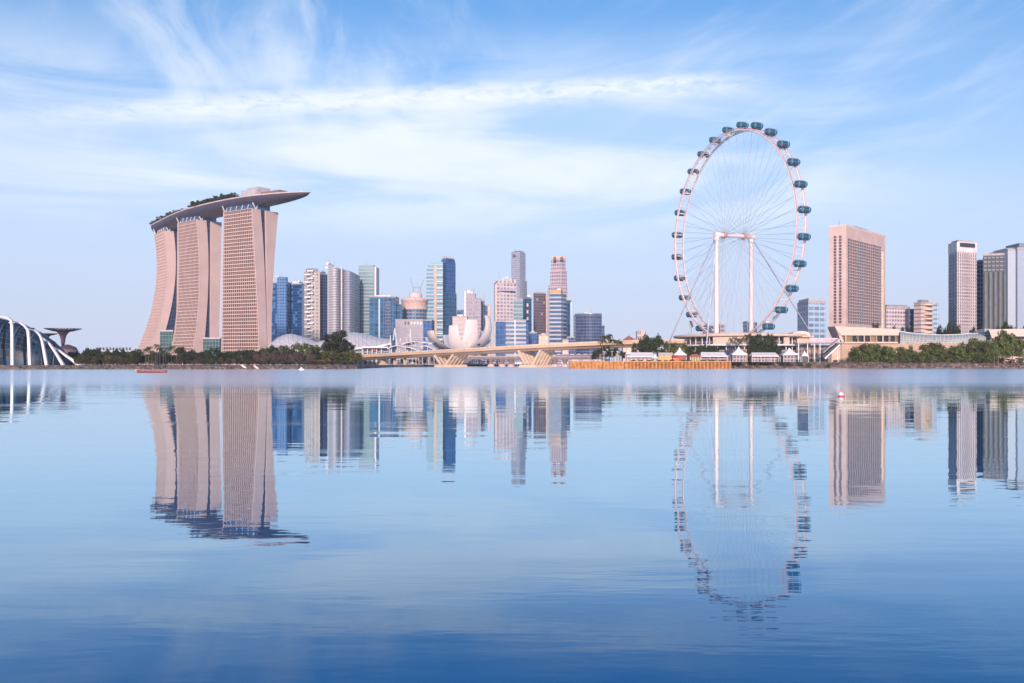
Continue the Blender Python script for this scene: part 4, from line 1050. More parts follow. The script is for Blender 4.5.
# ------------------------------------------------------------------ white shell roofs of the exhibition halls
shell_m = facade('shell_roof', (.60, .58, .60), (.50, .50, .55), 9, 500, (.0, .28), (0, 1), .1, .5, 0, .5)
def shell(label, Y, top, bot, dep, wall_to=None):
    """top / bot: ridge and eave as (px, py) polylines of equal length; ridge stands dep metres behind the eave"""
    r = empty('exhibition_hall', (X(sum(p[0] for p in bot) / len(bot), Y), Y, 2.2), label, 'hall')
    rows, uvs = [], []
    L = len(top); n = 10
    def smooth(pl, s):
        f = s * (L - 1); i = min(int(f), L - 2); u = f - i
        P = [pl[max(i - 1, 0)], pl[i], pl[i + 1], pl[min(i + 2, L - 1)]]
        return [.5 * (2 * P[1][q] + (P[2][q] - P[0][q]) * u + (2 * P[0][q] - 5 * P[1][q] + 4 * P[2][q] - P[3][q]) * u * u + (3 * P[1][q] - P[0][q] - 3 * P[2][q] + P[3][q]) * u ** 3) for q in (0, 1)]
    M = 24
    T = [at(*smooth(top, k / M), Y + dep) for k in range(M + 1)]; B = [at(*smooth(bot, k / M), Y) for k in range(M + 1)]
    for i in range(n + 1):
        t = i / n; rows.append([b.lerp(q, t) + Vector((0, 0, 3.5 * math.sin(math.pi * t))) for b, q in zip(B, T)])
        uvs.append([(k / M * (B[-1] - B[0]).length + t * 30, t * dep) for k in range(M + 1)])
    mb = MB(); mb.grid(rows, uvs, 0, True); mb.build('roof', [shell_m], r)
    mb = MB(); mb.grid([B, [b + Vector((0, .5, -2.2)) for b in B]], None, 0, True); mb.build('eave', [white], r)
    mb = MB(); mb.grid([[b + Vector((0, 4, -2)) for b in B], [Vector((b.x, b.y + 4, 2.2)) for b in B]], [[((b - B[0]).length, b.z) for b in B], [((b - B[0]).length, 0) for b in B]], 0, False)
    mb.build('wall', [facade('hall_wall', (.26, .27, .33), (.05, .075, .13), 8, 9, (.08, .92), (.1, .9), .6, .15, .2)], r)
    # ridge seams
    for k in range(1, 12):
        mb = MB(); j = k * 2
        mb.tube([rows[i][j] + Vector((0, 0, .3)) for i in range(n + 1)], .45, 5); mb.build('roof_rib', [white], r)
    return r
shell('pale ribbed shell roof just right of the nearest pink hotel tower', 1130, [(268, 345), (279, 337), (291, 334), (306, 338), (322, 344)], [(268, 352), (280, 351), (294, 350), (308, 350), (322, 351)], 60)
shell('small white shell roof lobe half hidden by the tall dark trees', 1110, [(308, 347), (318, 342), (328, 340), (338, 341), (348, 345)], [(308, 351), (318, 350), (328, 350), (338, 350), (348, 351)], 40)
h = shell('largest white ribbed shell roof, sloping down to the right beside the masts', 1095, [(340, 337), (350, 332.6), (362, 333.4), (376, 337), (392, 341.5)], [(340, 348), (352, 347.8), (362, 347), (376, 346), (391, 342.5)], 60)
for k in range(5):
    mb = MB(); px = 363 + k * 4.6; mb.tube([Vector((X(px, 1096), 1096, 2.2)), Vector((X(px, 1096), 1096, Z(346, 1096)))], .7, 6); mb.build('column', [white], h)
mb = MB(); mb.box(X(362, 1092), 1090, Z(348.0, 1092), X(388, 1092), 1095, Z(346.6, 1092)); mb.build('balcony', [white], h)
mb = MB(); mb.box(X(371, 1097), 1095.5, Z(351, 1097), X(377, 1097), 1098, Z(348.5, 1097)); mb.build('red_panel', [roofred], h)

def canopy(label, Y, pts, dep):
    r = empty('membrane_canopy', (*at(pts[len(pts) // 2][0], 352, Y).xy, 2.2), label, 'canopy')
    P = [at(a, b, Y) for a, b in pts]
    fine = catmull([Vector(p) for p in P], 6)
    mb = MB(); mb.grid([fine, [p + Vector((3, dep * .5, 2.0)) for p in fine], [p + Vector((6, dep, -.5)) for p in fine]], None, 0, True); mb.build('membrane', [white], r)
    mb = MB(); mb.tube(fine, .55, 6); mb.build('edge_beam', [white], r)
    for p in (fine[2], fine[-3], fine[len(fine) // 2]):
        mb = MB(); mb.tube([p, Vector((p.x + 1, p.y + 3, 2.2))], .4, 5); mb.build('post', [white], r)
    return r
canopy('left arched white canopy at the foot of the tall A shaped mast', 1065, [(387, 349), (393, 346.4), (399, 345.9), (405, 347.8), (408, 352)], 22)
canopy('long arched white canopy running under the second mast to the museum', 1075, [(400, 345), (408, 342.6), (415, 341.8), (423, 342.6), (432, 343.6)], 20)
canopy('sloping white canopy sheet between the arched canopy and the museum', 1060, [(404, 347), (409, 347.5), (414, 349), (420, 351.5)], 14)
canopy('small white canopy touching the lowest museum petal', 1070, [(420, 347), (425, 346), (430, 347.5), (435, 350.5)], 14)
def mast(label, Y, legs, cables):
    r = empty('stayed_mast', (*at(legs[0][0][0], 352, Y).xy, 2.2), label, 'mast')
    for (a, b) in legs:
        p, q = at(*a, Y), at(*b, Y + (6 if a != legs[0][0] or b != legs[0][1] else 0)); q.z = max(q.z, 2.2)
        mb = MB(); mb.tube([q, p], [.85, .55], 6); mb.build('leg', [white], r)
    for a, b in cables:
        mb = MB(); mb.tube([at(*a, Y), at(*b, Y + 10)], .22, 4); mb.build('cable', [white], r)
mast('tall A shaped white mast with a cable running right, left of the museum', 1068, [((394.6, 328.3), (397.6, 349)), ((394.6, 328.3), (393.4, 340))], [((394.8, 328.5), (408, 335.5))])
mast('leaning pair of white masts with long cables, second mast left of the museum', 1078, [((410.2, 329.4), (411.6, 344)), ((409, 334), (412, 344)), ((406.8, 337), (407.3, 345))], [((410.4, 330), (425, 338)), ((411, 336), (420, 342))])
mast('short white mast standing before the largest shell roof', 1070, [((390.3, 335.3), (391.5, 353))], [])
mast('shortest white mast at the right tip of the largest shell roof', 1070, [((400.4, 338), (400.6, 341.5))], [])

# ------------------------------------------------------------------ concrete road bridge on V piers
def bridge():
    path = [(340, 359.3, 1085), (358, 356.8, 1060), (400, 354.4, 1000), (440, 352.0, 950), (485, 349.6, 895), (530, 347.0, 850), (580, 344.6, 815), (630, 342.6, 790), (690, 341.4, 765), (725, 341.2, 750)]
    C = catmull([at(*p) for p in path], 8)
    mid = at(485, 352, 895)
    r = empty('road_bridge', (mid.x, mid.y, 0), 'long cream concrete road bridge rising to the right on V shaped piers', 'bridge')
    def side(i):
        t = (C[min(i + 1, len(C) - 1)] - C[max(i - 1, 0)]); t.z = 0; t.normalize(); return Vector((-t.y, t.x, 0))
    W2 = 13.0
    def strip(prof, name, m):
        rows = []
        for i, p in enumerate(C):
            s = side(i); rows.append([p + s * a + Vector((0, 0, z)) for a, z in prof])
        mb = MB(); mb.grid(rows, None, 0, False, True); mb.face(rows[0]); mb.face(rows[-1]); return mb.build(name, m, r)
    bc = mat('bridge_concrete', (.55, .385, .265), .75, 0, .1, .05)
    strip([(-W2, .3), (W2, .3), (W2, -1.7), (W2 - 2.5, -2.0), (W2 - 5, -3.8), (-W2 + 5, -3.8), (-W2 + 2.5, -2.0), (-W2, -1.7)], 'girder', [bc])
    for sg in (-1, 1):
        strip([(sg * W2, .32), (sg * (W2 + .35), .32), (sg * (W2 + .35), 1.55), (sg * W2, 1.55)], 'parapet', [mat('parapet_cream', (.60, .46, .35), .75)])
    def near(px): return min(range(len(C)), key=lambda i: abs(512 + C[i].x / C[i].y * F - px))
    stone = mat('pier_cream', (.58, .45, .34), .8, 0, .08)
    for px, half in ((453, 15.5), (536.5, 13.0)):
        i = near(px); p = C[i]; s = side(i); t = Vector((s.y, -s.x, 0))
        pr = empty('v_pier', (0, 0, 0)); pr.parent = r; ORG[pr.name] = ORG[r.name].copy()
        for sg in (-1, 1):
            for k in range(5):
                o = -11 + k * 5.5
                a = Vector((p.x, p.y, 0)) + s * o * .8 + t * (sg * 4.2) + Vector((0, 0, 2.6)); b = Vector((p.x, p.y, p.z - 3.2)) + s * o * .8 + t * (sg * half)
                mb = MB(); mb.bar(a, b, 1.3, 2.0); mb.build('leg', [stone], pr)
        mb = MB(); q = [Vector((p.x, p.y, 0)) + s * (e * 12) + t * (f * (half * .82)) for e, f in ((-1, -1), (-1, 1), (1, 1), (1, -1))]
        mb.prism([(v.x, v.y) for v in q], -1, 2.4, P1=[(v.x, v.y) for v in [Vector((p.x, p.y, 0)) + (v - Vector((p.x, p.y, 0))) * .9 for v in q]]); mb.build('plinth', [stone], pr)
    for px in (385, 396, 403, 620, 655, 688):
        i = near(px); p = C[i]; s = side(i); t = Vector((s.y, -s.x, 0)); wd = 1.5 if px == 385 else .8
        q = [Vector((p.x, p.y, 0)) + s * (e * (2.2 if px == 385 else 1.2)) + t * (f * wd) for e, f in ((-1, -1), (-1, 1), (1, 1), (1, -1))]
        mb = MB(); mb.prism([(v.x, v.y) for v in q], 1.0, p.z - 3.5); mb.build('pier', [stone], r)
        if px == 385:
            q = [Vector((p.x, p.y, 0)) + s * (e * 3.4) + t * (f * 3.4) for e, f in ((-1, -1), (-1, 1), (1, 1), (1, -1))]
            mb = MB(); mb.prism([(v.x, v.y) for v in q], -1, 3.6); mb.build('plinth', [stone], r)
    for k in range(16):
        i = 3 + k * 4
        if i >= len(C): break
        p = C[i] + side(i) * W2; mb = MB(); mb.tube([p, p + Vector((0, 0, 7.5))], .12, 4); mb.tube([p + Vector((0, 0, 7.4)), p + Vector((0, 0, 7.7)) - side(i) * 2.5], .1, 4); mb.build('lamp_post', [greymetal], r)
bridge()

def low_bridge():
    Y = 1165
    r = empty('low_bridge', (X(520, Y), Y, 0), 'low pink grey bridge with hourglass piers seen under the cream bridge', 'bridge')
    lowm = mat('low_bridge_concrete', (.17, .135, .13), .8)
    mb = MB(); mb.box(X(418, Y), Y - 8, Z(359.4, Y), X(602, Y), Y + 10, Z(357.2, Y)); mb.build('deck', [lowm], r)
    mb = MB(); mb.box(X(418, Y), Y - 8.4, Z(357.2, Y), X(602, Y), Y - 8.05, Z(355.9, Y)); mb.build('parapet', [mat('low_bridge_rail', (.30, .24, .25), .7)], r)
    for px in (432, 491, 502, 511, 555, 565):
        x = X(px, Y - 6); mb = MB(); mb.lathe([(3.0, 2.8), (2.2, 4.2), (2.8, 5.6), (4.2, Z(359.5, Y))], (x, Y - 4, 0), 12); p = mb.build('pier', [mat('pier_dark', (.19, .135, .125), .8)], r)
        mb = MB(); mb.lathe([(4.4, -1), (4.4, 1.6), (3.4, 2.9)], (x, Y - 4, 0), 14); mb.build('pile_cap', [mat('pile_cap', (.52, .38, .33), .8)], p)
    Y = 1310
    b = building('waterfront_block', 'long low dark row of waterfront rooms under the low bridge', front(400, 610, Y, 20), Z(359, Y), facade('waterfront_row', (.16, .15, .20), (.05, .07, .12), 12, 4, (.1, .9), (.15, .85), .9, .2, .1, .7, .12, (.4, .34, .34)), z0=2.6, plant_k=0, parapet=False)
    b = building('grandstand', 'low lavender stand with scalloped roof between the two bridges at right', front(556, 604, 1240, 16), Z(355.2, 1240), facade('stand_bands', (.48, .42, .48), (.22, .22, .32), 14, 3, (.1, .5), (.2, .9)), z0=2.0, plant_k=0, parapet=False)
    for k in range(7):
        mb = MB(); x = X(559 + k * 6.6, 1238); mb.lathe([(4.2, 0), (3.2, 1.3), (.5, 2.0)], (x, 1238, Z(355.2, 1240) + .05), 12); mb.build('roof_shell', [mat('shell_lavender', (.5, .45, .5))], b)
    mb = MB(); mb.box(X(556, 1240), 1236, -1, X(604, 1240), 1257, 2.0); mb.build('quay', [concrete], b)
low_bridge()

# ------------------------------------------------------------------ glass conservatory and steel supertrees on the left
def conservatory():
    Y = 640.0
    r = empty('glass_conservatory', (X(10, Y), Y + 25, 2.2), 'dark glass dome with white arched ribs at the left edge', 'conservatory')
    gl = facade('conservatory_glass', (.04, .085, .15), (.010, .022, .045), 3.2, 3.2, (.04, .96), (.04, .96), 1.4, .3, .0, .4, .06, (.02, .06, .13))
    gb = gl.node_tree.nodes['Principled BSDF']; gb.inputs['Specular IOR Level'].default_value = .06
    # skin: quarter-barrel whose ridge drops to the right
    prof = [(-60, 310), (-30, 312), (0, 318.6), (14, 322), (29, 328), (43, 336), (54, 345), (62, 354), (68, 363)]
    pts = catmull([Vector((a, b)) for a, b in prof], 4)
    rows, uvs = [], []; M = 14
    for i, p in enumerate(pts):
        x = X(p.x, Y + 20); h = Z(p.y, Y + 20) - 2.2; ring, ur = [], []
        dep = 34 * (h / 38) ** .5
        for k in range(M + 1):
            a = math.pi * k / M
            ring.append((x + (0 if True else 0), Y + 24 - dep * .62 * math.cos(a), 2.2 + h * math.sin(a) ** .8)); ur.append((i * 2.6, k * 5.0))
        rows.append(ring); uvs.append(ur)
    mb = MB(); mb.grid(rows, uvs, 0, True); mb.build('glass_skin', [gl], r)
    # ribs: flat steel arches standing outside the glass, feet near the water
    ribs = [[(-24, 306), (-12, 308.5), (-8, 316), (-7, 330), (-6.5, 364)], [(-6, 317.5), (4, 316.8), (10, 319.5), (12, 326), (12.6, 364)], [(10, 322.5), (20, 323), (26.5, 328), (28.6, 335), (30, 364)],
            [(30, 329), (37, 332), (41.5, 338.5), (44, 350), (46.8, 364)], [(42, 337.5), (48.5, 342.5), (54, 350), (59, 358), (63.5, 364)], [(54, 347.5), (60, 351), (66, 355.6), (72.5, 360), (79.5, 364)]]
    steel = mat('rib_white', (.70, .67, .68), .4, 0, .04)
    for pl in ribs:
        n = len(pl); P = []
        for i, (a, b) in enumerate(pl):
            yy = Y + 16 - 24 * (i / (n - 1)) ** .8
            P.append(at(a, b, yy))
        P[-1].z = 1.8
        C = catmull(P, 7); mb = MB(); rows = []
        for i, p in enumerate(C):
            t = (C[min(i + 1, len(C) - 1)] - C[max(i - 1, 0)]).normalized(); s = Vector((t.z, 0, -t.x)); s = s.normalized() if s.length > .1 else Vector((1, 0, 0))
            u = t.cross(s); wd = .40 + .55 * i / len(C)
            rows.append([p - s * wd - u * .8, p + s * wd - u * .8, p + s * wd + u * .8, p - s * wd + u * .8])
        mb.grid(rows, None, 0, False, True); mb.face(rows[0]); mb.face(rows[-1]); mb.build('rib', [steel], r)
    for k in range(6):
        mb = MB(); i = 6 + k * 4; mb.tube([Vector(rows_) for rows_ in [(X(pts[min(i, len(pts) - 1)].x, Y + 20), q[1] - .3, q[2] + .2) for q in [(0, Y + 24 - 34 * ((Z(pts[min(i, len(pts) - 1)].y, Y + 20) - 2.2) / 38) ** .5 * .62 * math.cos(math.pi * j / 12), 2.2 + (Z(pts[min(i, len(pts) - 1)].y, Y + 20) - 2.2) * math.sin(math.pi * j / 12) ** .8) for j in range(0, 9)]]], .22, 5)
        mb.build('glazing_arch', [mat('glazing_arch', (.14, .19, .27), .5)], r)
conservatory()

def supertree(label, px, py, Y, wpx, canopy_h, trunk_px):
    z0 = 2.2; base = Vector((X(px, Y), Y, z0)); zt = Z(py, Y); R = wpx * Y / F / 2; tr = trunk_px * Y / F / 2
    r = empty('steel_supertree', base, label, 'steel tree')
    st = mat('supertree_steel', (.07, .042, .08), .6, 0, .2); gr = mat('supertree_planting', (.010, .009, .02), .9, 0, .5, .5)
    zc = zt - canopy_h
    mb = MB(); mb.lathe([(tr * 1.25, z0), (tr, z0 + (zc - z0) * .3), (tr, zc), (tr * 1.15, zc + canopy_h * .25)], (base.x, base.y, 0), 18); mb.build('trunk', [gr], r)
    for k in range(24):
        a = k * 2 * math.pi / 24; mb = MB(); pts = []
        for i in range(9):
            t = i / 8; rad = tr * 1.05 + (R - tr) * t ** 2.3; z = zc - canopy_h * .2 + canopy_h * 1.2 * (1 - (1 - t) ** 1.9)
            pts.append((base.x + rad * math.cos(a), base.y + rad * math.sin(a), z))
        mb.tube(pts, [.42] * 5 + [.36, .3, .26, .2], 5); mb.build('branch', [st], r)
        mb = MB(); b = a + math.pi / 24
        for f, e in ((.45, a), (.45, a + 2 * math.pi / 24)):
            rad = tr + (R - tr) * f; rad2 = tr + (R - tr) * .97
            mb.tube([(base.x + rad * math.cos(e), base.y + rad * math.sin(e), zt - canopy_h * .22), (base.x + rad2 * math.cos(b), base.y + rad2 * math.sin(b), zt - .3)], .2, 4)
        mb.build('twig', [st], r)
    for f, zz in ((.42, .78), (.66, .91), (.9, .985)):
        mb = MB(); rad = tr + (R - tr) * f
        mb.tube([(base.x + rad * math.cos(q * 2 * math.pi / 36), base.y + rad * math.sin(q * 2 * math.pi / 36), zc + canopy_h * zz) for q in range(37)], .22, 4, 0, False); mb.build('ring', [st], r)
    mb = MB(); mb.lathe([(tr * 1.2, zc + canopy_h * .1), (tr * 1.3, zc + canopy_h * .45), (R * .2, zc + canopy_h * .78), (R * .26, zc + canopy_h * .92)], (base.x, base.y, 0), 24); mb.build('inner_cone', [mat('supertree_core', (.07, .035, .04), .7, 0, .3)], r)
supertree('largest steel supertree with a wide flat purple canopy right of the glass dome', 63, 328.6, 960, 35, 12, 3.1)
supertree('second steel supertree with its canopy half hidden behind the larger one', 46, 333.5, 1040, 22, 8, 2.6)
supertree('only a canopy tip of a steel supertree showing between two dome ribs', 30, 328, 1060, 9, 8, 2)
r = empty('domed_pavilion', (X(64, 900), 900, 2.2), 'reddish low domed pavilion behind the largest supertree trunk', 'pavilion')
mb = MB(); mb.lathe([(9, 2.2), (9, Z(349.5, 900)), (7.4, Z(347, 900)), (3, Z(345, 900)), (1, Z(344.4, 900))], (X(64.5, 900), 906, 0), 22); mb.build('roof', [mat('dusty_red_roof', (.075, .04, .05), .8)], r)
mb = MB(); mb.lathe([(9.3, Z(353, 900)), (9.3, Z(350, 900)), (9.0, Z(349.5, 900))], (X(64.5, 900), 906, 0), 22); mb.build('wall', [mat('pale_lilac_wall', (.15, .12, .15), .8)], r)
# raised road with a row of street palms at the far left
Y = 1420
r = empty('raised_road', (X(115, Y), Y, 2.2), 'pale raised road far behind the left tree bank, lined with small trees', 'raised road')
mb = MB(); mb.box(X(84, Y), Y, Z(355, Y), X(140, Y), Y + 14, Z(351.3, Y)); mb.build('deck', [pinkstone], r)
mb = MB(); mb.box(X(84, Y), Y - .5, Z(351.3, Y) + .02, X(140, Y), Y, Z(350.7, Y)); mb.build('parapet', [white], r)
for k in range(14):
    mb = MB(); x = X(86 + k * 4, Y); mb.box(x, Y + 2, 2.2, x + 2, Y + 10, Z(355, Y)); mb.build('pier', [pinkstone], r)
for k in range(11):
    plant('mid', 97 + k * 3.3, 347.6, Y + 6, 2.6, Z(351.3, Y), 'small round tree in the row along the raised road at far left', 'trees on the raised road')

# ------------------------------------------------------------------ wheel terminal, pit building and quay-side rooms on the right
def terminal():
    Y = 690; cx, cy = X(745, Y), 700.0
    r = empty('wheel_terminal', (cx, cy, 4.3), 'round terraced beige terminal building under the wheel', 'terminal')
    tb = mat('terminal_beige', (.54, .41, .335), .75, 0, .06)
    R = 49.0; Yf = cy - R
    zz = lambda py: Z(py, Yf)
    mb = MB(); mb.lathe([(R * .84, 4.3), (R * .84, zz(336))], (cx, cy, 0), 56); mb.build('upper_wall', [facade('terminal_glass', (.24, .19, .18), (.05, .05, .07), 7, 9, (.1, .9), (.1, .95), .8, .2, .1)], r)
    for nm, rr, y0, y1, m in (('roof_slab', 1.0, 336.0, 333.6, tb), ('terrace_slab', .97, 345.6, 344.0, white), ('lower_slab', .93, 351.5, 350.3, concrete)):
        mb = MB(); mb.lathe([(R * rr * .98, zz(y0)), (R * rr, zz(y0) + .2), (R * rr, zz(y1)), (R * rr * .97, zz(y1) + .25)], (cx, cy, 0), 64); mb.build(nm, [m], r)
    # lit curved wall panels on the terrace
    for a0, a1, y0, y1 in ((-128, -100, 343.8, 336.2), (-66, -60, 343.8, 337)):
        mb = MB(); n = 10; rr = R * .95; row0, row1, row2, row3 = [], [], [], []
        for k in range(n + 1):
            a = math.radians(a0 + (a1 - a0) * k / n); c, s = math.cos(a), math.sin(a)
            row0.append((cx + rr * c, cy + rr * s, zz(y0))); row1.append((cx + rr * c, cy + rr * s, zz(y1)))
            row2.append((cx + rr * .985 * c, cy + rr * .985 * s, zz(y1))); row3.append((cx + rr * .985 * c, cy + rr * .985 * s, zz(y0)))
        mb.grid([row0, row1, row2, row3, row0], None, 0, False); mb.build('terrace_wall', [tb], r)
    for k in range(20):
        a = math.radians(-165 + k * 8); mb = MB(); x, y = cx + R * .9 * math.cos(a), cy + R * .9 * math.sin(a)
        mb.tube([(x, y, 4.3), (x, y, zz(336))], .35, 6); mb.build('column', [white], r)
    mb = MB(); mb.lathe([(R * .45, zz(333.4)), (R * .45, zz(331.6)), (R * .3, zz(331))], (cx - 8, cy, 0), 32); mb.build('roof_plant', [beige], r)
    # boarding hall right of the round part
    Y = 668
    r = empty('boarding_hall', (X(798, Y), Y, 4.3), 'beige hall with a mounded roof and flat eave, right of the round terminal', 'hall')
    mb = MB(); mb.box(X(797, Y), Y, Z(345, Y), X(811, Y), Y + 16, Z(337.4, Y)); mb.build('wall', [tb], r)
    mb = MB(); mb.box(X(768, Y), Y + 3, 4.3, X(797, Y) - .1, Y + 16, Z(338, Y)); mb.build('shaded_wall', [facade('hall_shade', (.30, .26, .30), (.08, .08, .11), 5, 5, (.1, .9), (.2, .9), .9, .2, .1)], r)  # shade below the eave is put into this wall's purple colour
    mb = MB(); mb.box(X(766, Y), Y - 3, Z(337.3, Y), X(812, Y), Y + 20, Z(335.8, Y)); mb.build('eave', [tb], r)
    mb = MB(); n = 12; rows = []
    for j in range(n + 1):
        a = math.pi * j / n; px = 802 - 9 * math.cos(a); h = math.sin(a) ** .7 * 5.0 * Y / F
        rows.append([(X(px, Y), Y + 2, Z(335.8, Y) + h), (X(px, Y), Y + 18, Z(335.8, Y) + h * .9)])
    mb.grid(rows, None, 0, True); mb.face([q[0] for q in rows]); mb.build('roof_mound', [mat('mound_pink', (.62, .48, .42), .8)], r)
    # elevated walkway and stair
    Y = 655
    r = empty('elevated_walkway', (X(822, Y), Y, 4.3), 'purple grey elevated walkway on thin pillars before the pink hotel', 'walkway')
    mb = MB(); mb.box(X(797, Y), Y, Z(343.3, Y), X(842, Y), Y + 10, Z(342.2, Y)); mb.build('deck', [mat('walkway_grey', (.34, .30, .33), .7)], r)
    mb = MB(); mb.box(X(809, Y), Y - .4, Z(342.2, Y) + .02, X(840, Y), Y, Z(338.8, Y)); mb.build('parapet', [mat('walkway_panel', (.40, .35, .38), .6)], r)
    mb = MB(); mb.box(X(809, Y), Y - .5, Z(338.8, Y) + .02, X(838, Y), Y + 1, Z(338.0, Y)); mb.build('handrail', [mat('rail_pink', (.55, .42, .42), .6)], r)
    for px in (799, 808, 815, 820.5, 838):
        mb = MB(); mb.tube([(X(px, Y), Y + 1, 4.3), (X(px, Y), Y + 1, Z(343.3, Y))], .38, 7); mb.build('pillar', [white], r)
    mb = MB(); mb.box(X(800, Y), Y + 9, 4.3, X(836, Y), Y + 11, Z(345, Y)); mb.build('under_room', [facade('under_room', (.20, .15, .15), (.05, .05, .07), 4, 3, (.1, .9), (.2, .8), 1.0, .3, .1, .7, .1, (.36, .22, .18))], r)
    r = empty('covered_stair', (X(831, Y), Y - 6, 4.3), 'dark covered stair slanting up to the elevated walkway', 'stair')
    for nm, off, m, th in (('stair_flight', 0, dark, 2.6), ('stair_roof', 3.6, mat('stair_roof', (.30, .30, .35), .5), .5)):
        mb = MB(); a, b = at(822.5, 358, Y - 6), at(838, 344.6, Y - 6); mb.bar(a + Vector((0, 0, off)), b + Vector((0, 0, off)), 4.5, th); mb.build(nm, [m], r)
    mb = MB(); mb.bar(at(825, 358.6, Y - 9.5), at(840, 344.6, Y - 9.5), .4, .9); mb.build('handrail', [white], r)
    # pit building: outward leaning white frame
    Y = 686
    r = empty('pit_building', (X(868, Y), Y, 4.3), 'cream building with an outward leaning white frame and a long window band', 'building')
    pc = mat('pit_cream', (.56, .43, .38), .6, 0, .05)
    def fr(p, y): v = at(p, y, Y); return v
    D = Vector((0, 16, 0)); F4 = [fr(834.6, 326.2), fr(842.2, 343.4), fr(898, 343.4), fr(899.3, 329.2)]
    mb = MB(); mb.face([fr(834.6, 326.2), fr(841.6, 335.4), fr(898.6, 335.4), fr(899.3, 329.2)])
    for i in range(4): mb.face([F4[i], F4[(i + 1) % 4], F4[(i + 1) % 4] + D, F4[i] + D])
    mb.face([fr(842.2, 343.4), fr(898, 343.4), fr(898.1, 341.8), fr(842.6, 341.8)]); mb.face([fr(838.6, 335.4), fr(841.0, 335.4), fr(844.5, 342.5), fr(841.9, 342.5)])
    mb.build('frame', [pc], r)
    mb = MB(); mb.face([fr(838, 335) + Vector((0, 2.5, 0)), fr(842, 342.6) + Vector((0, 2.5, 0)), fr(898.4, 342.6) + Vector((0, 2.5, 0)), fr(898.4, 335) + Vector((0, 2.5, 0))], [(0, 0), (0, 5), (38, 5), (38, 0)])
    mb.build('window_band', [facade('pit_window', (.30, .20, .12), (.035, .035, .045), 4.2, 10, (.06, .94), (0, 1.1), .6, .15, .1, .5, .18, (.28, .18, .08))], r)
    for k in range(9):
        mb = MB(); px = 846 + k * 6.2; mb.tube([fr(px, 342) + Vector((0, .8, 0)), fr(px, 335.3) + Vector((0, .8, 0))], .2 if k % 3 else .5, 5); mb.build('mullion', [pc], r)
    mb = MB(); mb.box(X(842, Y), Y + 1.5, 4.3, X(985, Y), Y + 16, Z(343.5, Y)); mb.build('base_wall', [mat('pit_base', (.44, .31, .245), .8, 0, .1)], r)
    mb = MB(); mb.face([(X(826, Y), Y + 3, 4.3), (X(842, Y), Y + 3, 4.3), (X(842, Y), Y + 3, Z(345, Y))]); mb.build('ramp_wall', [mat('ramp_pink', (.60, .44, .36), .8)], r)
    # curved glass roof
    Y = 692
    r = empty('curved_glass_hall', (X(940, Y), Y, 4.3), 'long hall with a sagging pale glass roof behind the shore bushes', 'hall')
    top = [(898, 331.2), (915, 333.4), (935, 334.8), (955, 334.6), (970, 333.6), (985, 332.8)]; bot = [(900, 343.5), (915, 344.2), (935, 344.8), (955, 344.4), (970, 343.6), (985, 342.6)]
    T = catmull([at(a, b, Y + 14) for a, b in top], 5); B = catmull([at(a, b, Y) for a, b in bot], 5)
    rows, uvs = [], []
    for i in range(9):
        t = i / 8; rows.append([b.lerp(q, t) + Vector((0, -2.2 * math.sin(math.pi * t), 1.5 * math.sin(math.pi * t))) for b, q in zip(B, T)]); uvs.append([(k * 3.3, t * 12) for k in range(len(T))])
    mb = MB(); mb.grid(rows, uvs, 0, True); mb.build('roof', [facade('sage_glass_roof', (.50, .50, .46), (.36, .38, .37), 3.3, 1.5, (.06, .94), (.08, .92), .25, .15, .15, .4)], r)
    mb = MB(); mb.box(X(900, Y), Y + 14.5, 4.3, X(985, Y), Y + 18, Z(334, Y)); mb.build('rear_wall', [beige], r)
    mb = MB(); mb.tube(T, .35, 6); mb.build('ridge_beam', [white], r)
    b = building('glass_stair_tower', 'small blue glass link between the curved glass hall and the cream building at right', front(984.6, 990.6, 696, 12), Z(331, 696), facade('link_glass', (.22, .34, .44), (.06, .16, .26), 2, 2), z0=4.3, plant_k=0)
    Y = 688
    r = empty('pit_building', (X(1012, Y), Y, 4.3), 'cream building with a narrow window slot at the right picture edge', 'building')
    mb = MB(); mb.box(X(990.8, Y), Y, 4.3, X(1085, Y), Y + 16, Z(339.6, Y)); mb.build('lower_wall', [pc], r)
    mb = MB(); mb.face([fr2 for fr2 in (at(988.5, 329.4, Y - 1), at(993, 340, Y - 1), at(1085, 340, Y - 1), at(1085, 327.5, Y - 1))]); mb.face([at(988.5, 329.4, Y - 1), at(1085, 327.5, Y - 1), at(1085, 327.5, Y + 16), at(988.5, 329.4, Y + 16)]); mb.face([at(988.5, 329.4, Y - 1), at(993, 340, Y - 1), at(993, 340, Y + 16), at(988.5, 329.4, Y + 16)]); mb.build('frame', [pc], r)
    mb = MB(); mb.box(X(994, Y), Y - 1.3, Z(339.3, Y), X(1080, Y), Y - .9, Z(336.5, Y)); mb.build('window_band', [darkglass], r)
terminal()

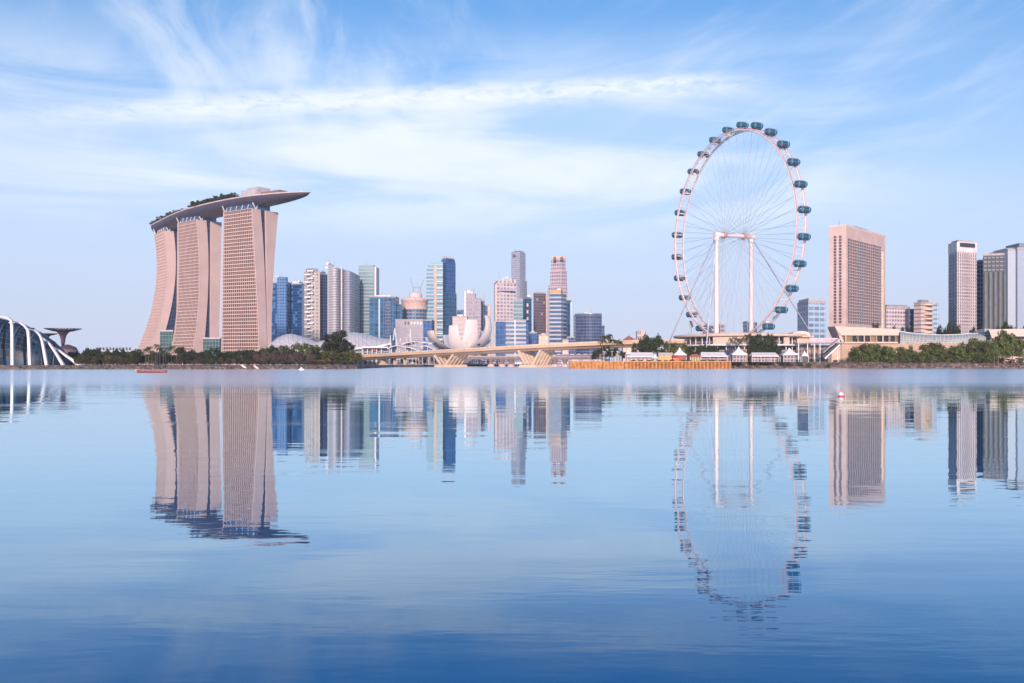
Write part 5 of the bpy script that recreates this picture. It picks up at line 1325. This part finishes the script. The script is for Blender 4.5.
def quay():
    # sheet pile wall
    Y = 612.6
    r = empty('sheet_pile_wall', (X(650, Y), Y, 0), 'long orange rusty sheet pile wall along the water', 'sheet pile wall')
    x0, x1 = X(569.5, Y), X(731.5, Y); n = 44
    for k in range(n):
        a, b = x0 + (x1 - x0) * k / n, x0 + (x1 - x0) * (k + 1) / n; mb = MB(); rows = []
        deep = .5 if k < 16 else 1.8
        m_ = 7
        for i in range(m_ + 1):
            t = i / m_; x = a + (b - a) * t; y = Y - deep * (1 - (2 * t - 1) ** 2); rows.append([(x, y, -1), (x, y, 4.5 - (.0 if k < 16 else .25 * abs(2 * t - 1)))])
        mb.grid(rows, None, 0, True); mb.face([q[1] for q in rows] + [(b, Y + .8, 4.5), (a, Y + .8, 4.5)])
        mb.build('pile', [orange], r)
    mb = MB(); mb.box(x0, Y + .2, 4.35, x1, Y + 1.4, 4.8); mb.build('capping_beam', [mat('capping', (.44, .30, .18), .8)], r)
    for k in range(0, n, 3):
        a = x0 + (x1 - x0) * k / n; mb = MB(); mb.tube([(a, Y - .2, -1), (a, Y - .2, 4.2)], .16, 5); mb.build('fender_post', [mat('fender_brown', (.20, .09, .04), .8)], r)
    # tents
    canvas = mat('white_canvas', (.62, .60, .63), .6, 0, .04)
    def cone_tent(px, w, top, eave, ground, lab, Y=632, wall=None):
        r = empty('peaked_tent', (X(px, Y), Y, 4.3), lab, 'tent'); R = w * Y / F / 2; cx = X(px, Y); ze = Z(eave, Y); zt = Z(top, Y)
        mb = MB(); prof = [(1.0, 0), (.98, .12), (.62, .34), (.34, .55), (.16, .75), (.03, 1.0)]; rows = []
        for q, h in prof:
            rows.append([(cx + s * q * R, Y + 4 + e * q * R * .8, ze + (zt - ze) * h) for s, e in ((-1, -1), (0, -1.0), (1, -1), (1, 0), (1, 1), (0, 1), (-1, 1), (-1, 0))])
        mb.grid(rows, None, 0, False, True); mb.build('roof', [canvas], r)
        for s in (-1, 1):
            for e in (-1, 1):
                mb = MB(); x, y = cx + s * R * .95, Y + 4 + e * R * .76; mb.tube([(x, y, 4.2), (x, y, ze)], .16, 5); mb.build('pole', [white], r)
        if wall:
            mb = MB(); mb.box(cx - R * .8, Y + 2, 4.3, cx + R * .8, Y + 2 + R, ze - .4); mb.build('side_wall', [wall], r)
        return r
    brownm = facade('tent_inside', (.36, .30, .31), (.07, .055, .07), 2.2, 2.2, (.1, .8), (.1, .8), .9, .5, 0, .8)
    def long_tent(p0, p1, top, eave, lab, Y=634, wall=None):
        r = empty('long_marquee', (X((p0 + p1) / 2, Y), Y, 4.3), lab, 'marquee'); xa, xb = X(p0, Y), X(p1, Y); ze, zt = Z(eave, Y), Z(top, Y)
        mb = MB(); A = [(xa, Y, ze), (xb, Y, ze), (xb - 1, Y + 5, zt), (xa + 1, Y + 5, zt), (xa, Y + 10, ze), (xb, Y + 10, ze)]
        mb.face([A[0], A[1], A[2], A[3]]); mb.face([A[3], A[2], A[5], A[4]]); mb.face([A[0], A[3], A[4]]); mb.face([A[1], A[5], A[2]])
        mb.face([(xa, Y, ze), (xb, Y, ze), (xb, Y, ze - .5), (xa, Y, ze - .5)]); mb.build('roof', [canvas], r)
        n = max(3, int((xb - xa) / 4.5))
        for k in range(n + 1):
            mb = MB(); x = xa + (xb - xa) * k / n; x = min(max(x, xa + .2), xb - .2); mb.tube([(x, Y + .3, 4.2), (x, Y + .3, ze)], .14, 5); mb.build('pole', [white], r)
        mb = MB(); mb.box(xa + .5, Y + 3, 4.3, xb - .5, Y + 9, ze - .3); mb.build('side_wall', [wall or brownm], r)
        return r
    pinkw = facade('marquee_pink_wall', (.62, .48, .48), (.20, .15, .17), 3, 2.6, (.2, .7), (.3, .8), .8, .4, 0, .8)
    long_tent(627, 655, 352.3, 356.6, 'long white marquee with pinkish walls below the pair of round trees', wall=pinkw)
    cone_tent(629, 5, 349, 354, 360, 'small peaked white tent at the left end of the long marquee')
    cone_tent(656, 5.5, 353.5, 358.2, 361, 'small low white tent at the right end of the long marquee', Y=628)
    cone_tent(680.7, 12.5, 347, 355.3, 361, 'peaked white tent with dark sides beside the red roofed hut', wall=mat('tent_red_side', (.35, .10, .09), .8))
    long_tent(668, 676, 352.4, 354.6, 'short white marquee just left of the tent beside the red roofed hut', Y=640)
    long_tent(701, 727.5, 352, 356.2, 'long white marquee right of the red roofed hut')
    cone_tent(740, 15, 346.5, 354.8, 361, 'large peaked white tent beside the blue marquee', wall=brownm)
    long_tent(752, 779, 352.4, 355.8, 'wide low white marquee between two peaked tents')
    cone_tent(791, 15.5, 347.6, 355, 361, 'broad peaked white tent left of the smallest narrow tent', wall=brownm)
    cone_tent(806.3, 7, 350.3, 356, 361, 'narrow tall white tent with a dark doorway near the stair', wall=dark)
    r = empty('long_marquee', (X(731, 644), 644, 4.3), 'dark blue marquee roof between two white tents', 'marquee')
    mb = MB(); xa, xb = X(725, 644), X(736, 644); z0, z1 = Z(354.5, 644), Z(350, 644)
    mb.face([(xa, 644, z0), (xb, 644, z0), (xb - 1, 649, z1), (xa + 1, 649, z1)]); mb.face([(xa, 654, z0), (xb, 654, z0), (xb - 1, 649, z1), (xa + 1, 649, z1)]); mb.face([(xa, 644, z0), (xa, 654, z0), (xa + 1, 649, z1)]); mb.face([(xb, 644, z0), (xb, 654, z0), (xb - 1, 649, z1)]); mb.build('roof', [mat('navy_canvas', (.04, .06, .16), .7)], r)
    mb = MB(); mb.box(xa + .4, 646, 4.3, xb - .4, 652, z0 - .05); mb.build('side_wall', [brownm], r)
    # red roofed hut and orange booth
    Y = 626
    r = empty('red_roofed_hut', (X(695, Y), Y, 4.3), 'small cream hut with columns and a red hipped roof on the lawn', 'hut')
    mb = MB(); P = front(689.5, 701.5, Y, 7); ze = Z(357, Y); Q = shrink(P, 1.12); T4 = shrink(P, .35)
    mb.prism(Q, ze, Z(354, Y), P1=T4); mb.build('roof', [roofred], r)
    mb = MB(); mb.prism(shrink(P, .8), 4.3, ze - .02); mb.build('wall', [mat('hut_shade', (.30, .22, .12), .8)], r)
    for k in range(5):
        mb = MB(); x = X(690.3 + k * 2.6, Y); mb.box(x - .35, Y - .3, 4.3, x + .35, Y + .3, ze); mb.build('column', [cream], r)
    r = empty('beach_booth', (X(676, Y), Y, 4.3), 'orange red booth with a slanted roof beside the hut', 'booth')
    mb = MB(); xa, xb = X(673, Y), X(678.5, Y); mb.prism([(xa, Y), (xb, Y), (xb, Y + 4), (xa, Y + 4)], 4.3, Z(357.5, Y), 0, 0); mb.build('wall', [mat('booth_orange', (.52, .16, .08), .7)], r)
    mb = MB(); mb.prism([(xa - .5, Y - .6), (xb + .5, Y - .6), (xb + .5, Y + 4.4), (xa - .5, Y + 4.4)], Z(357.5, Y) + .02, Z(354.8, Y), P1=[(xa, Y + 2), (xa + .8, Y + 2), (xa + .8, Y + 2.4), (xa, Y + 2.4)]); mb.build('roof', [redpaint], r)
    b = building('service_block', 'low orange service block between the low tent and the orange booth', front(658.5, 673, 640, 8), Z(355, 640), mat('warm_orange_wall', (.58, .36, .16), .8), z0=4.3, plant_k=0)
    b = building('service_block', 'low dark pink shop row under the round terminal terrace', front(736, 760, 652, 6), Z(349.3, 652), facade('shop_row', (.50, .28, .20), (.12, .08, .10), 3.5, 4.5, (.1, .9), (.2, .8), .9, .3, 0, .7, .2, (.6, .4, .2)), z0=4.3, plant_k=0, parapet=False)
    # fence posts along the quay lamp standards
    for k, px in enumerate((604, 612, 617.5, 751, 782, 818, 829, 838.5)):
        Yl = 622 if px < 700 else 660
        r = empty('quay_lamp', (X(px, Yl), Yl, 4.3), 'thin pale lamp post standing on the quay behind the sheet piles' if px < 700 else 'thin pale lamp post at the top of the rocky bank', 'lamp post', 'lamp posts on the left quay' if px < 700 else 'lamp posts on the rocky bank')
        mb = MB(); mb.tube([(X(px, Yl), Yl, 4.2), (X(px, Yl), Yl, 11)], .13, 5); mb.build('pole', [white], r)
        mb = MB(); mb.box(X(px, Yl) - .9, Yl - .2, 11.02, X(px, Yl) + .9, Yl + .2, 11.25); mb.build('lamp_head', [greymetal], r)
    r = empty('floodlight_mast', (X(691.3, 760), 760, 4.3), 'tall floodlight mast with a rectangular lamp panel left of the wheel base', 'floodlight')
    mb = MB(); mb.tube([(X(691.3, 760), 760, 4.2), at(691.3, 323, 760)], .38, 7); mb.build('pole', [greymetal], r)
    mb = MB(); p0 = at(689.3, 327, 759); p1 = at(693.2, 320.8, 759); mb.box(p0.x, 758.6, p0.z, p1.x, 759.4, p1.z); mb.build('lamp_panel', [mat('panel_grey', (.30, .32, .38), .6)], r)
    for k in range(4):
        mb = MB(); z = p0.z + (p1.z - p0.z) * (k + .5) / 4; mb.box(p0.x - .2, 758.2, z - .18, p1.x + .2, 758.55, z + .18); mb.build('lamp_row', [greymetal], r)
    r = empty('tower_crane', at(804, 333, 900), 'thin crane jib standing behind the hall right of the wheel', 'crane')
    mb = MB(); mb.tube([Vector((X(804, 900), 900, 4.3)), at(803, 325, 900)], .4, 5); mb.build('mast', [greymetal], r)
    mb = MB(); mb.tube([at(803.6, 327, 900), at(800.4, 315.5, 900)], .35, 5); mb.build('jib', [greymetal], r)
quay()

# ------------------------------------------------------------------ planting
def planting():
    rnd = random.Random(21)
    # left bank
    gl = 'trees on the left bank'
    for k in range(15):
        px = 84 + k * 3.8 + rnd.uniform(-1.5, 1.5); plant('dark', px, rnd.uniform(348, 353.5), rnd.uniform(640, 700), rnd.uniform(8, 12), 2.2, 'dark bushy tree in the bank between the glass dome and the curved hotel tower', gl)
    for k in range(20):
        px = 82 + k * 2.9 + rnd.uniform(-1, 1); plant('olive', px, rnd.uniform(354.5, 359), rnd.uniform(535, 570), rnd.uniform(5.5, 8.5), 2.2, 'low olive shrub at the water edge between the glass dome and the palms', 'shrubs on the left bank', 'shrub')
    for px, py in ((71, 352), (78, 351), (87, 347.8), (95, 349.5)): plant('dark', px, py, 720, 10, 2.2, 'taller dark tree right behind the last white dome rib', 'taller trees by the dome')
    for px, py in ((134, 349.5), (138, 347.5), (142, 350), (146, 347), (149, 344.8), (152, 349), (157, 342.3), (160, 346), (163, 349.5), (168, 346), (172, 344), (176, 348), (180, 352), (131, 352), (165, 352), (155, 351)):
        plant('palm', px, py, rnd.uniform(560, 640), 9, 2.2, 'tall palm in the clump at the foot of the curved hotel tower', 'palms below the hotel', 'palm tree')
    for k in range(16):
        px = 130 + k * 5 + rnd.uniform(-1.5, 1.5); plant('dark', px, rnd.uniform(351, 355.5), rnd.uniform(640, 720), rnd.uniform(9, 12), 2.2, 'dark tree in the belt under the three pink hotel towers', 'trees under the hotel')
    for px, py, w in ((181, 347.2, 14), (193, 349, 12), (206, 350, 13), (214, 348, 12), (228, 350.5, 14), (238, 350, 12), (246, 350, 15), (203, 352, 12), (221, 352, 12)):
        plant('dark', px, py, 740, w, 2.2, 'dark tree in the belt under the three pink hotel towers', 'trees under the hotel')
    for k in range(24):
        px = 178 + k * 3.1 + rnd.uniform(-1, 1); plant('olive' if k % 3 else 'brown', px, rnd.uniform(356.5, 360.5), rnd.uniform(545, 580), rnd.uniform(4.5, 6.5), 2.2, 'small roundish shrub in the row on the bank below the hotel towers', 'shrub row below the hotel', 'shrub')
    for k in range(34):
        px = 118 + k * 3.95 + rnd.uniform(-1.2, 1.2); plant('darkbush', px, rnd.uniform(352.5, 357.5), rnd.uniform(585, 625), rnd.uniform(7, 10), 2.2, 'dense dark shrub filling the belt under the pink hotel towers', 'dark shrubs under the hotel', 'shrub')
    for k in range(26):
        px = 76 + k * 2.2 + rnd.uniform(-1, 1); plant('darkbush', px, rnd.uniform(353, 357.5), rnd.uniform(575, 625), rnd.uniform(6, 9), 2.2, 'dense dark shrub in the bank right of the glass dome', 'dark shrubs by the dome', 'shrub')
    for k in range(24):
        px = 252 + k * 4.3 + rnd.uniform(-1, 1); plant('darkbush', px, rnd.uniform(350.5, 356), rnd.uniform(650, 690), rnd.uniform(8, 11), 2.2, 'dense dark shrub behind the brownish trees right of the hotel', 'dark shrubs behind the brownish trees', 'shrub')
    # dark and mid green crowns right of the hotel
    for px, py, w, k in ((252, 350, 14, 'dark'), (262, 347.5, 15, 'dark'), (273, 345.5, 15, 'dark'), (268, 349, 14, 'mid'), (284, 346, 15, 'mid'), (296, 343.6, 16, 'mid'), (305, 344.5, 15, 'mid'), (313, 345.5, 14, 'mid'), (320, 347, 14, 'mid'), (290, 349, 15, 'dark'), (279, 350, 14, 'dark'), (308, 350, 14, 'dark')):
        plant(k, px, py, rnd.uniform(690, 760), w, 2.2, 'broad crowned tree in the belt below the pale shell roof', 'trees below the shell roof')
    for k in range(16):
        px = 254 + k * 4 + rnd.uniform(-1, 1); plant('brown', px, rnd.uniform(351, 354.5), rnd.uniform(590, 640), rnd.uniform(6, 8.5), 2.2, 'brownish thin leaved tree in front of the green crowns right of the hotel', 'brownish trees on the bank')
    for k in range(20):
        px = 244 + k * 4.2 + rnd.uniform(-1, 1); plant('olive', px, rnd.uniform(360, 362.5), rnd.uniform(552, 575), rnd.uniform(5, 7.5), 2.2, 'low olive shrub on the rocks below the brownish trees', 'low shrubs on the rocks', 'shrub')
    for k in range(14): plant('olive', 308 + k * 3.4, rnd.uniform(359.3, 361.6), rnd.uniform(556, 575), rnd.uniform(5, 7.5), 2.2, 'low olive shrub on the rocks below the tallest dark tree', 'shrubs below the tallest tree', 'shrub')
    plant('tall', 340, 328.3, 640, 22, 2.2, 'tallest dark tree on the left bank, in front of the shell roofs', None)
    plant('tall', 329, 332.5, 645, 17, 2.2, 'second tallest dark tree, leaning against the tallest one at its left', None)
    plant('tall', 334, 338, 640, 20, 2.2, 'dense lower dark tree between the two tallest trees', None)
    plant('tall', 349, 341, 650, 14, 2.2, 'lower dark tree on the right of the tallest bank tree', None)
    for px, py, w in ((352, 351.5, 15), (358, 353.5, 12), (346, 352, 13), (336, 352, 13), (326, 351, 12)): plant('mid', px, py, 620, w, 2.2, 'mid green tree at the left end of the cream bridge', 'trees at the bridge end')
    b = building('shore_kiosk', 'long dull red roofed shelter among the bank trees left of the bridge', front(311, 331, 600, 6), Z(359.8, 600), mat('shelter_red', (.11, .06, .055), .8), z0=2.2, plant_k=0, parapet=False)
    for k in range(22):
        px = 366 + k * 5.3 + rnd.uniform(-1.5, 1.5); plant('dark' if k % 2 else 'brown', px, rnd.uniform(357.5, 360.5), rnd.uniform(1180, 1270) if px > 430 else rnd.uniform(1090, 1140), rnd.uniform(6, 9), 2.4 if px > 430 else 2.2, 'dark small tree on the far bank seen beneath the cream bridge', 'trees beneath the bridge') if px < 440 else None
    # clump with palms right of the bridge end
    for px, py in ((605, 333), (609, 331.5), (612, 337), (602.5, 338), (617, 337.5), (620, 339)): plant('palm', px, py, rnd.uniform(640, 660), 11, 4.3, 'tall shaggy palm in the clump before the cream bridge', 'palms before the bridge', 'palm tree')
    for px, py, w in ((598, 349, 10), (606, 346, 12), (614, 347, 12), (622, 351, 9), (594, 353, 8)): plant('dark', px, py, 650, w, 4.3, 'dark bush under the shaggy palms before the cream bridge', 'bushes under the palms', 'shrub')
    for px, py, w in ((644, 333.6, 17), (657, 335, 16)):
        plant('dark', px, py, 655, w, 4.3, 'left of the two big round dark trees before the bridge' if px < 650 else 'right of the two big round dark trees before the bridge', None)
    for px, py, w in ((636, 343, 10), (650, 342, 16), (662, 348, 8)): plant('dark', px, py, 650, w, 4.3, 'smaller dark tree crowding the pair of big round trees', 'small trees by the round pair')
    for k in range(9):
        px = 666 + k * 6.2; plant('mid' if px < 690 else 'dark', px + rnd.uniform(-1, 1), (343.5 if px < 690 else 345.2) + rnd.uniform(-.8, 1.5), 643, rnd.uniform(8, 11), 4.3, 'tree in the row behind the white tents, below the terminal terrace', 'trees behind the tents')
    for px, py in ((731, 335.5), (735, 334.5), (738.5, 336), (742, 335), (746.5, 332), (749, 331)): plant('palm', px, py, 646, 6.5, 4.3, 'palm standing before the round terminal between the wheel columns', 'palms before the terminal', 'palm tree')
    for px, py, w in ((759, 334.5, 15), (753, 337, 12), (766, 338, 14), (772, 340, 13), (764, 342, 15), (774, 343, 11), (770, 334, 8), (754, 343, 10), (764, 345, 10), (779, 347, 8)): plant('dark', px, py, 645, w, 4.3, 'dark tree before the terminal right of the farther wheel column', 'dark trees before the terminal')
    for px in (634, 641, 650, 659, 666, 672, 683, 688, 704, 712, 722, 733, 750, 760, 770, 783, 797, 812, 826, 835):
        plant('bush', px, 359.8, 623 if px < 728 else 655, rnd.uniform(4, 8), 4.2, 'knee high green shrub along the lawn edge by the tents', 'low shrubs along the lawn', 'shrub')
    for px, py in ((757, 364), (809, 364.2), (829, 364.8)): plant('bush', px, py - 1.5, 643, 4.5, .6, 'small dark bush rooted in the rocky bank', 'bushes in the rocky bank', 'shrub')
    # big shore bushes on the right
    def pack(lab, lst):
        for i, (px, py, w) in enumerate(lst): plant('bush', px, py, 652 + (i % 3) * 3, w, 3.2, lab, lab.split(',')[0] + ' clump', 'shrub')
    pack('dense green shore bush, in the leftmost big clump below the cream pit building', [(860, 345.5, 18), (870, 342.5, 20), (880, 344.5, 18), (888, 346.5, 16), (853, 351, 12), (874, 350, 20), (893, 352, 12), (866, 352, 16), (884, 353, 16)])
    pack('dense green shore bush, in the lower clump below the left end of the glass hall', [(901, 347.5, 14), (910, 349, 14), (916, 351, 12), (905, 353, 16), (913, 355, 14), (911, 343.5, 5)])
    pack('dense green shore bush, in the clump below the middle of the glass hall', [(926, 345, 15), (936, 341.8, 16), (944, 344, 14), (931, 350, 18), (942, 351, 16), (949, 349, 12), (923, 352, 12)])
    pack('dense green shore bush, in the tallest clump below the right end of the glass hall', [(957, 345, 16), (967, 340.5, 18), (977, 339, 18), (985, 342, 16), (972, 348, 22), (961, 351, 18), (984, 350, 18), (991, 349, 14), (978, 354, 20)])
    for px, py, w in ((1004, 331.5, 18), (998, 337, 16), (1012, 336, 18), (1005, 339, 20), (1018, 339, 14), (1023, 342, 12), (994, 342, 12)):
        plant('mid', px, py, 650, w, 3.6, 'loose green tree at the right edge before the cream wall', 'trees at the right edge')
    for px in (1000, 1010, 1020, 1028): plant('bush', px, 357 + rnd.uniform(-1, 2), 654, 10, 3.6, 'low dense bush under the loose trees at the right edge', 'bushes at the right edge', 'shrub')
    # tree line behind the right hand buildings
    for px, py, w in ((875, 323.5, 8), (894, 325, 10), (902, 327, 9), (909, 327.5, 8), (941, 324, 12), (949, 323, 12), (956, 325.5, 9), (945, 327, 14), (973, 326.5, 8), (981, 327, 6)): plant('dark', px, py, 760, w, 4.3, 'dark tree showing above the cream roofs among the hotel blocks', 'trees above the cream roofs')
    for px, py, w in ((997, 325, 11), (1007, 321.5, 11), (1004, 326, 12), (1016, 326.5, 12), (1024, 325, 10)): plant('dark', px, py, 740, w, 4.3, 'dark tree above the cream wall at the right edge', 'trees above the right cream wall')
planting()

# ------------------------------------------------------------------ boats, buoy
def boats():
    Y = 300.0; x0, x1 = X(137, Y), X(167, Y); cx = (x0 + x1) / 2; L = x1 - x0
    r = empty('rowing_boat', (cx, Y, 0), 'long narrow red rowing boat full of crew on the water at left', 'boat')
    mb = MB(); rows = []
    for i in range(15):
        t = i / 14; w = .62 * math.sin(math.pi * min(max(t, .03), .97)) ** .5; up = .35 * abs(2 * t - 1) ** 3
        x = x0 + L * t
        rows.append([(x, Y - w, .5 + up), (x, Y - w * .8, .05), (x, Y, -.15), (x, Y + w * .8, .05), (x, Y + w, .5 + up), (x, Y + w - .07, .5 + up), (x, Y, .12), (x, Y - w + .07, .5 + up)])
    mb.grid(rows, None, 0, True, True); mb.face(rows[0]); mb.face(rows[-1]); mb.build('hull', [mat('boat_red', (.17, .035, .035), .5)], r)
    mb = MB(); mb.bar((x0 - .6, Y, .95), (x0 + .6, Y, .75), .35, .5); mb.build('bow_head', [mat('bow_gold', (.35, .2, .1), .5)], r)
    for k in range(9):
        mb = MB(); x = x0 + L * (.14 + .085 * k); mb.box(x - .12, Y - .5, .38, x + .12, Y + .5, .44); mb.build('bench', [beige], r)
    # rower: one continuous body grown from a skeleton
    def body(name, lean, arm):
        me = bpy.data.meshes.new(name); J = [(0, 0, .02), (lean * .35, 0, .28), (lean * .7, 0, .52), (lean * .8, 0, .62), (lean * .9, 0, .80), (-.02, -.14, .0), (.42, -.15, .10), (.50, -.14, -.28), (-.02, .14, .0), (.42, .15, .10), (.50, .14, -.28), (lean * .7, -.21, .50), (arm * .5, -.30, .28), (arm, -.22, .22), (lean * .7, .21, .50), (arm * .5, .26, .28), (arm, .05, .30)]
        E_ = [(0, 1), (1, 2), (2, 3), (3, 4), (0, 5), (5, 6), (6, 7), (0, 8), (8, 9), (9, 10), (2, 11), (11, 12), (12, 13), (2, 14), (14, 15), (15, 16)]
        RR = [.15, .15, .17, .06, .115, .1, .075, .05, .1, .075, .05, .075, .05, .04, .075, .05, .04]
        me.from_pydata(J, E_, []); o = bpy.data.objects.new(name, me); COL.objects.link(o)
        mo = o.modifiers.new('skin', 'SKIN'); o.modifiers.new('sub', 'SUBSURF').levels = 1
        for v, q in zip(me.skin_vertices[0].data, RR): v.radius = (q, q)
        me.skin_vertices[0].data[0].use_root = True
        dg = bpy.context.evaluated_depsgraph_get(); dg.update()
        m2 = bpy.data.meshes.new_from_object(o.evaluated_get(dg)); bpy.data.objects.remove(o)
        m2.materials.clear()
        for mm in (mat('skin_tone', (.40, .24, .17), .6), mat('crew_shirt', (.45, .06, .07), .8), mat('crew_shorts', (.05, .05, .07), .8)): m2.materials.append(mm)
        for p in m2.polygons:
            c = p.center
            p.material_index = 0 if c.z > .585 or (abs(c.y) > .2 and c.x > arm * .45) else (1 if c.z > .13 and abs(c.x) < .36 else (2 if c.x < .44 else 0)); p.use_smooth = True
        return m2
    ms = [body('person', .16, .50), body('person', .05, .55)]
    hairm = MB(); hairm.lathe([(.125, .0), (.128, .06), (.09, .115), (.02, .135)], (0, 0, 0), 10)
    hair_me = None
    for k in range(9):
        o = bpy.data.objects.new('person', ms[k % 2]); COL.objects.link(o); o.location = (x0 + L * (.14 + .085 * k), Y + (.18 if k % 2 else -.18), .46)
        tag(o, 'rower in a red shirt sitting in the long red boat, paddling', 'person', 'crew of the red boat')
        if hair_me is None:
            h = hairm.build('hair', [mat('black_hair', (.015, .012, .012), .6)], None, True); hair_me = h
        else: h = hair_me.copy(); COL.objects.link(h)
        h.parent = o; ln = .16 if k % 2 == 0 else .05; h.location = (ln * .9, 0, .84)
    o = bpy.data.objects.new('person', ms[1]); COL.objects.link(o); o.location = (x0 + L * .055, Y, .75); o.rotation_euler = (0, 0, 0)
    tag(o, 'dark haired drummer raised at the left end of the red boat', 'person')
    h = hair_me.copy(); COL.objects.link(h); h.parent = o; h.location = (.05, 0, .84)
    # small pale boats pulled up on the bank
    for px, py, w, lab in ((243.5, 366.5, 6, 'left pale pink canoe hull propped on the rocks below the hotel'), (256, 367.2, 5, 'right pale pink canoe hull propped on the rocks below the hotel')):
        Yb = 500; r = empty('beached_canoe', at(px, py, Yb), lab, 'boat'); mb = MB(); rows = []; a = at(px - w / 2, py - 1.6, Yb); b = at(px + w / 2, py + 1.6, Yb)
        for i in range(9):
            t = i / 8; p = a.lerp(b, t); q = .55 * math.sin(math.pi * min(max(t, .04), .96)) ** .6; rows.append([p + Vector((0, q * math.cos(e), q * math.sin(e))) for e in [j * math.pi / 4 for j in range(8)]])
        mb.grid(rows, None, 0, True, True); mb.build('hull', [mat('canoe_pink', (.72, .52, .48), .5)], r)
        mb = MB(); mb.tube([p[2] for p in rows], .09, 5); mb.build('keel', [white], r)
    Yb = 430; r = empty('motor_boat', (X(301, Yb), Yb, 0), 'tiny white motor boat close to the bank right of the hotel towers', 'boat'); mb = MB(); rows = []
    for i in range(9):
        t = i / 8; x = X(299, Yb) + 2.3 * t; w = .5 * (1 - t ** 3); rows.append([(x, Yb - w, .7), (x, Yb - w * .6, .0), (x, Yb + w * .6, .0), (x, Yb + w, .7)])
    mb.grid(rows, None, 0, True, True); mb.face(rows[0]); mb.build('hull', [white], r)
    mb = MB(); mb.box(X(299, Yb) + .7, Yb - .3, .7, X(299, Yb) + 1.4, Yb + .3, 1.3); mb.build('cabin', [white], r)
    # buoy
    Yb = 78.0; c = at(841, 396, Yb); r = empty('mooring_buoy', (c.x, Yb, 0), 'round red and white mooring buoy floating on the open water', 'buoy')
    mb = MB(); mb.lathe([(.02, -.22), (.15, -.2), (.215, -.08), (.225, .0), (.225, .05)], (c.x, Yb, .05), 20); mb.build('lower_shell', [mat('buoy_red', (.60, .05, .07), .4)], r)
    mb = MB(); mb.lathe([(.225, .052), (.215, .14), (.16, .24), (.06, .29), (.05, .33)], (c.x, Yb, .05), 20); mb.build('upper_shell', [mat('buoy_pink', (.82, .55, .57), .4)], r)
    mb = MB(); mb.tube([(c.x + .07 * math.cos(a), Yb, .42 + .07 * math.sin(a)) for a in [i * math.pi / 6 for i in range(13)]], .012, 5); mb.build('ring', [greymetal], r)
boats()

# ------------------------------------------------------------------ haze
def haze():
    m = bpy.data.materials.new('haze_air'); m.use_nodes = True; N = m.node_tree.nodes; L = m.node_tree.links
    N.remove(N['Principled BSDF']); v = N.new('ShaderNodeVolumePrincipled')
    v.inputs['Color'].default_value = (.70, .82, 1.0, 1); v.inputs['Density'].default_value = 0.00007; v.inputs['Anisotropy'].default_value = 0.0
    L.new(v.outputs[0], N['Material Output'].inputs['Volume'])
    mb = MB(); mb.box(-4100, -70, -2.5, 4100, 4100, 300); o = mb.build('haze', [m], loc=(0, 0, 0)); o['kind'] = 'stuff'
HAZE = True
if HAZE: haze()

# remove the plants that only served as patterns
for rr in LIBRARY:
    for ch in list(rr.children): bpy.data.objects.remove(ch)
    bpy.data.objects.remove(rr)
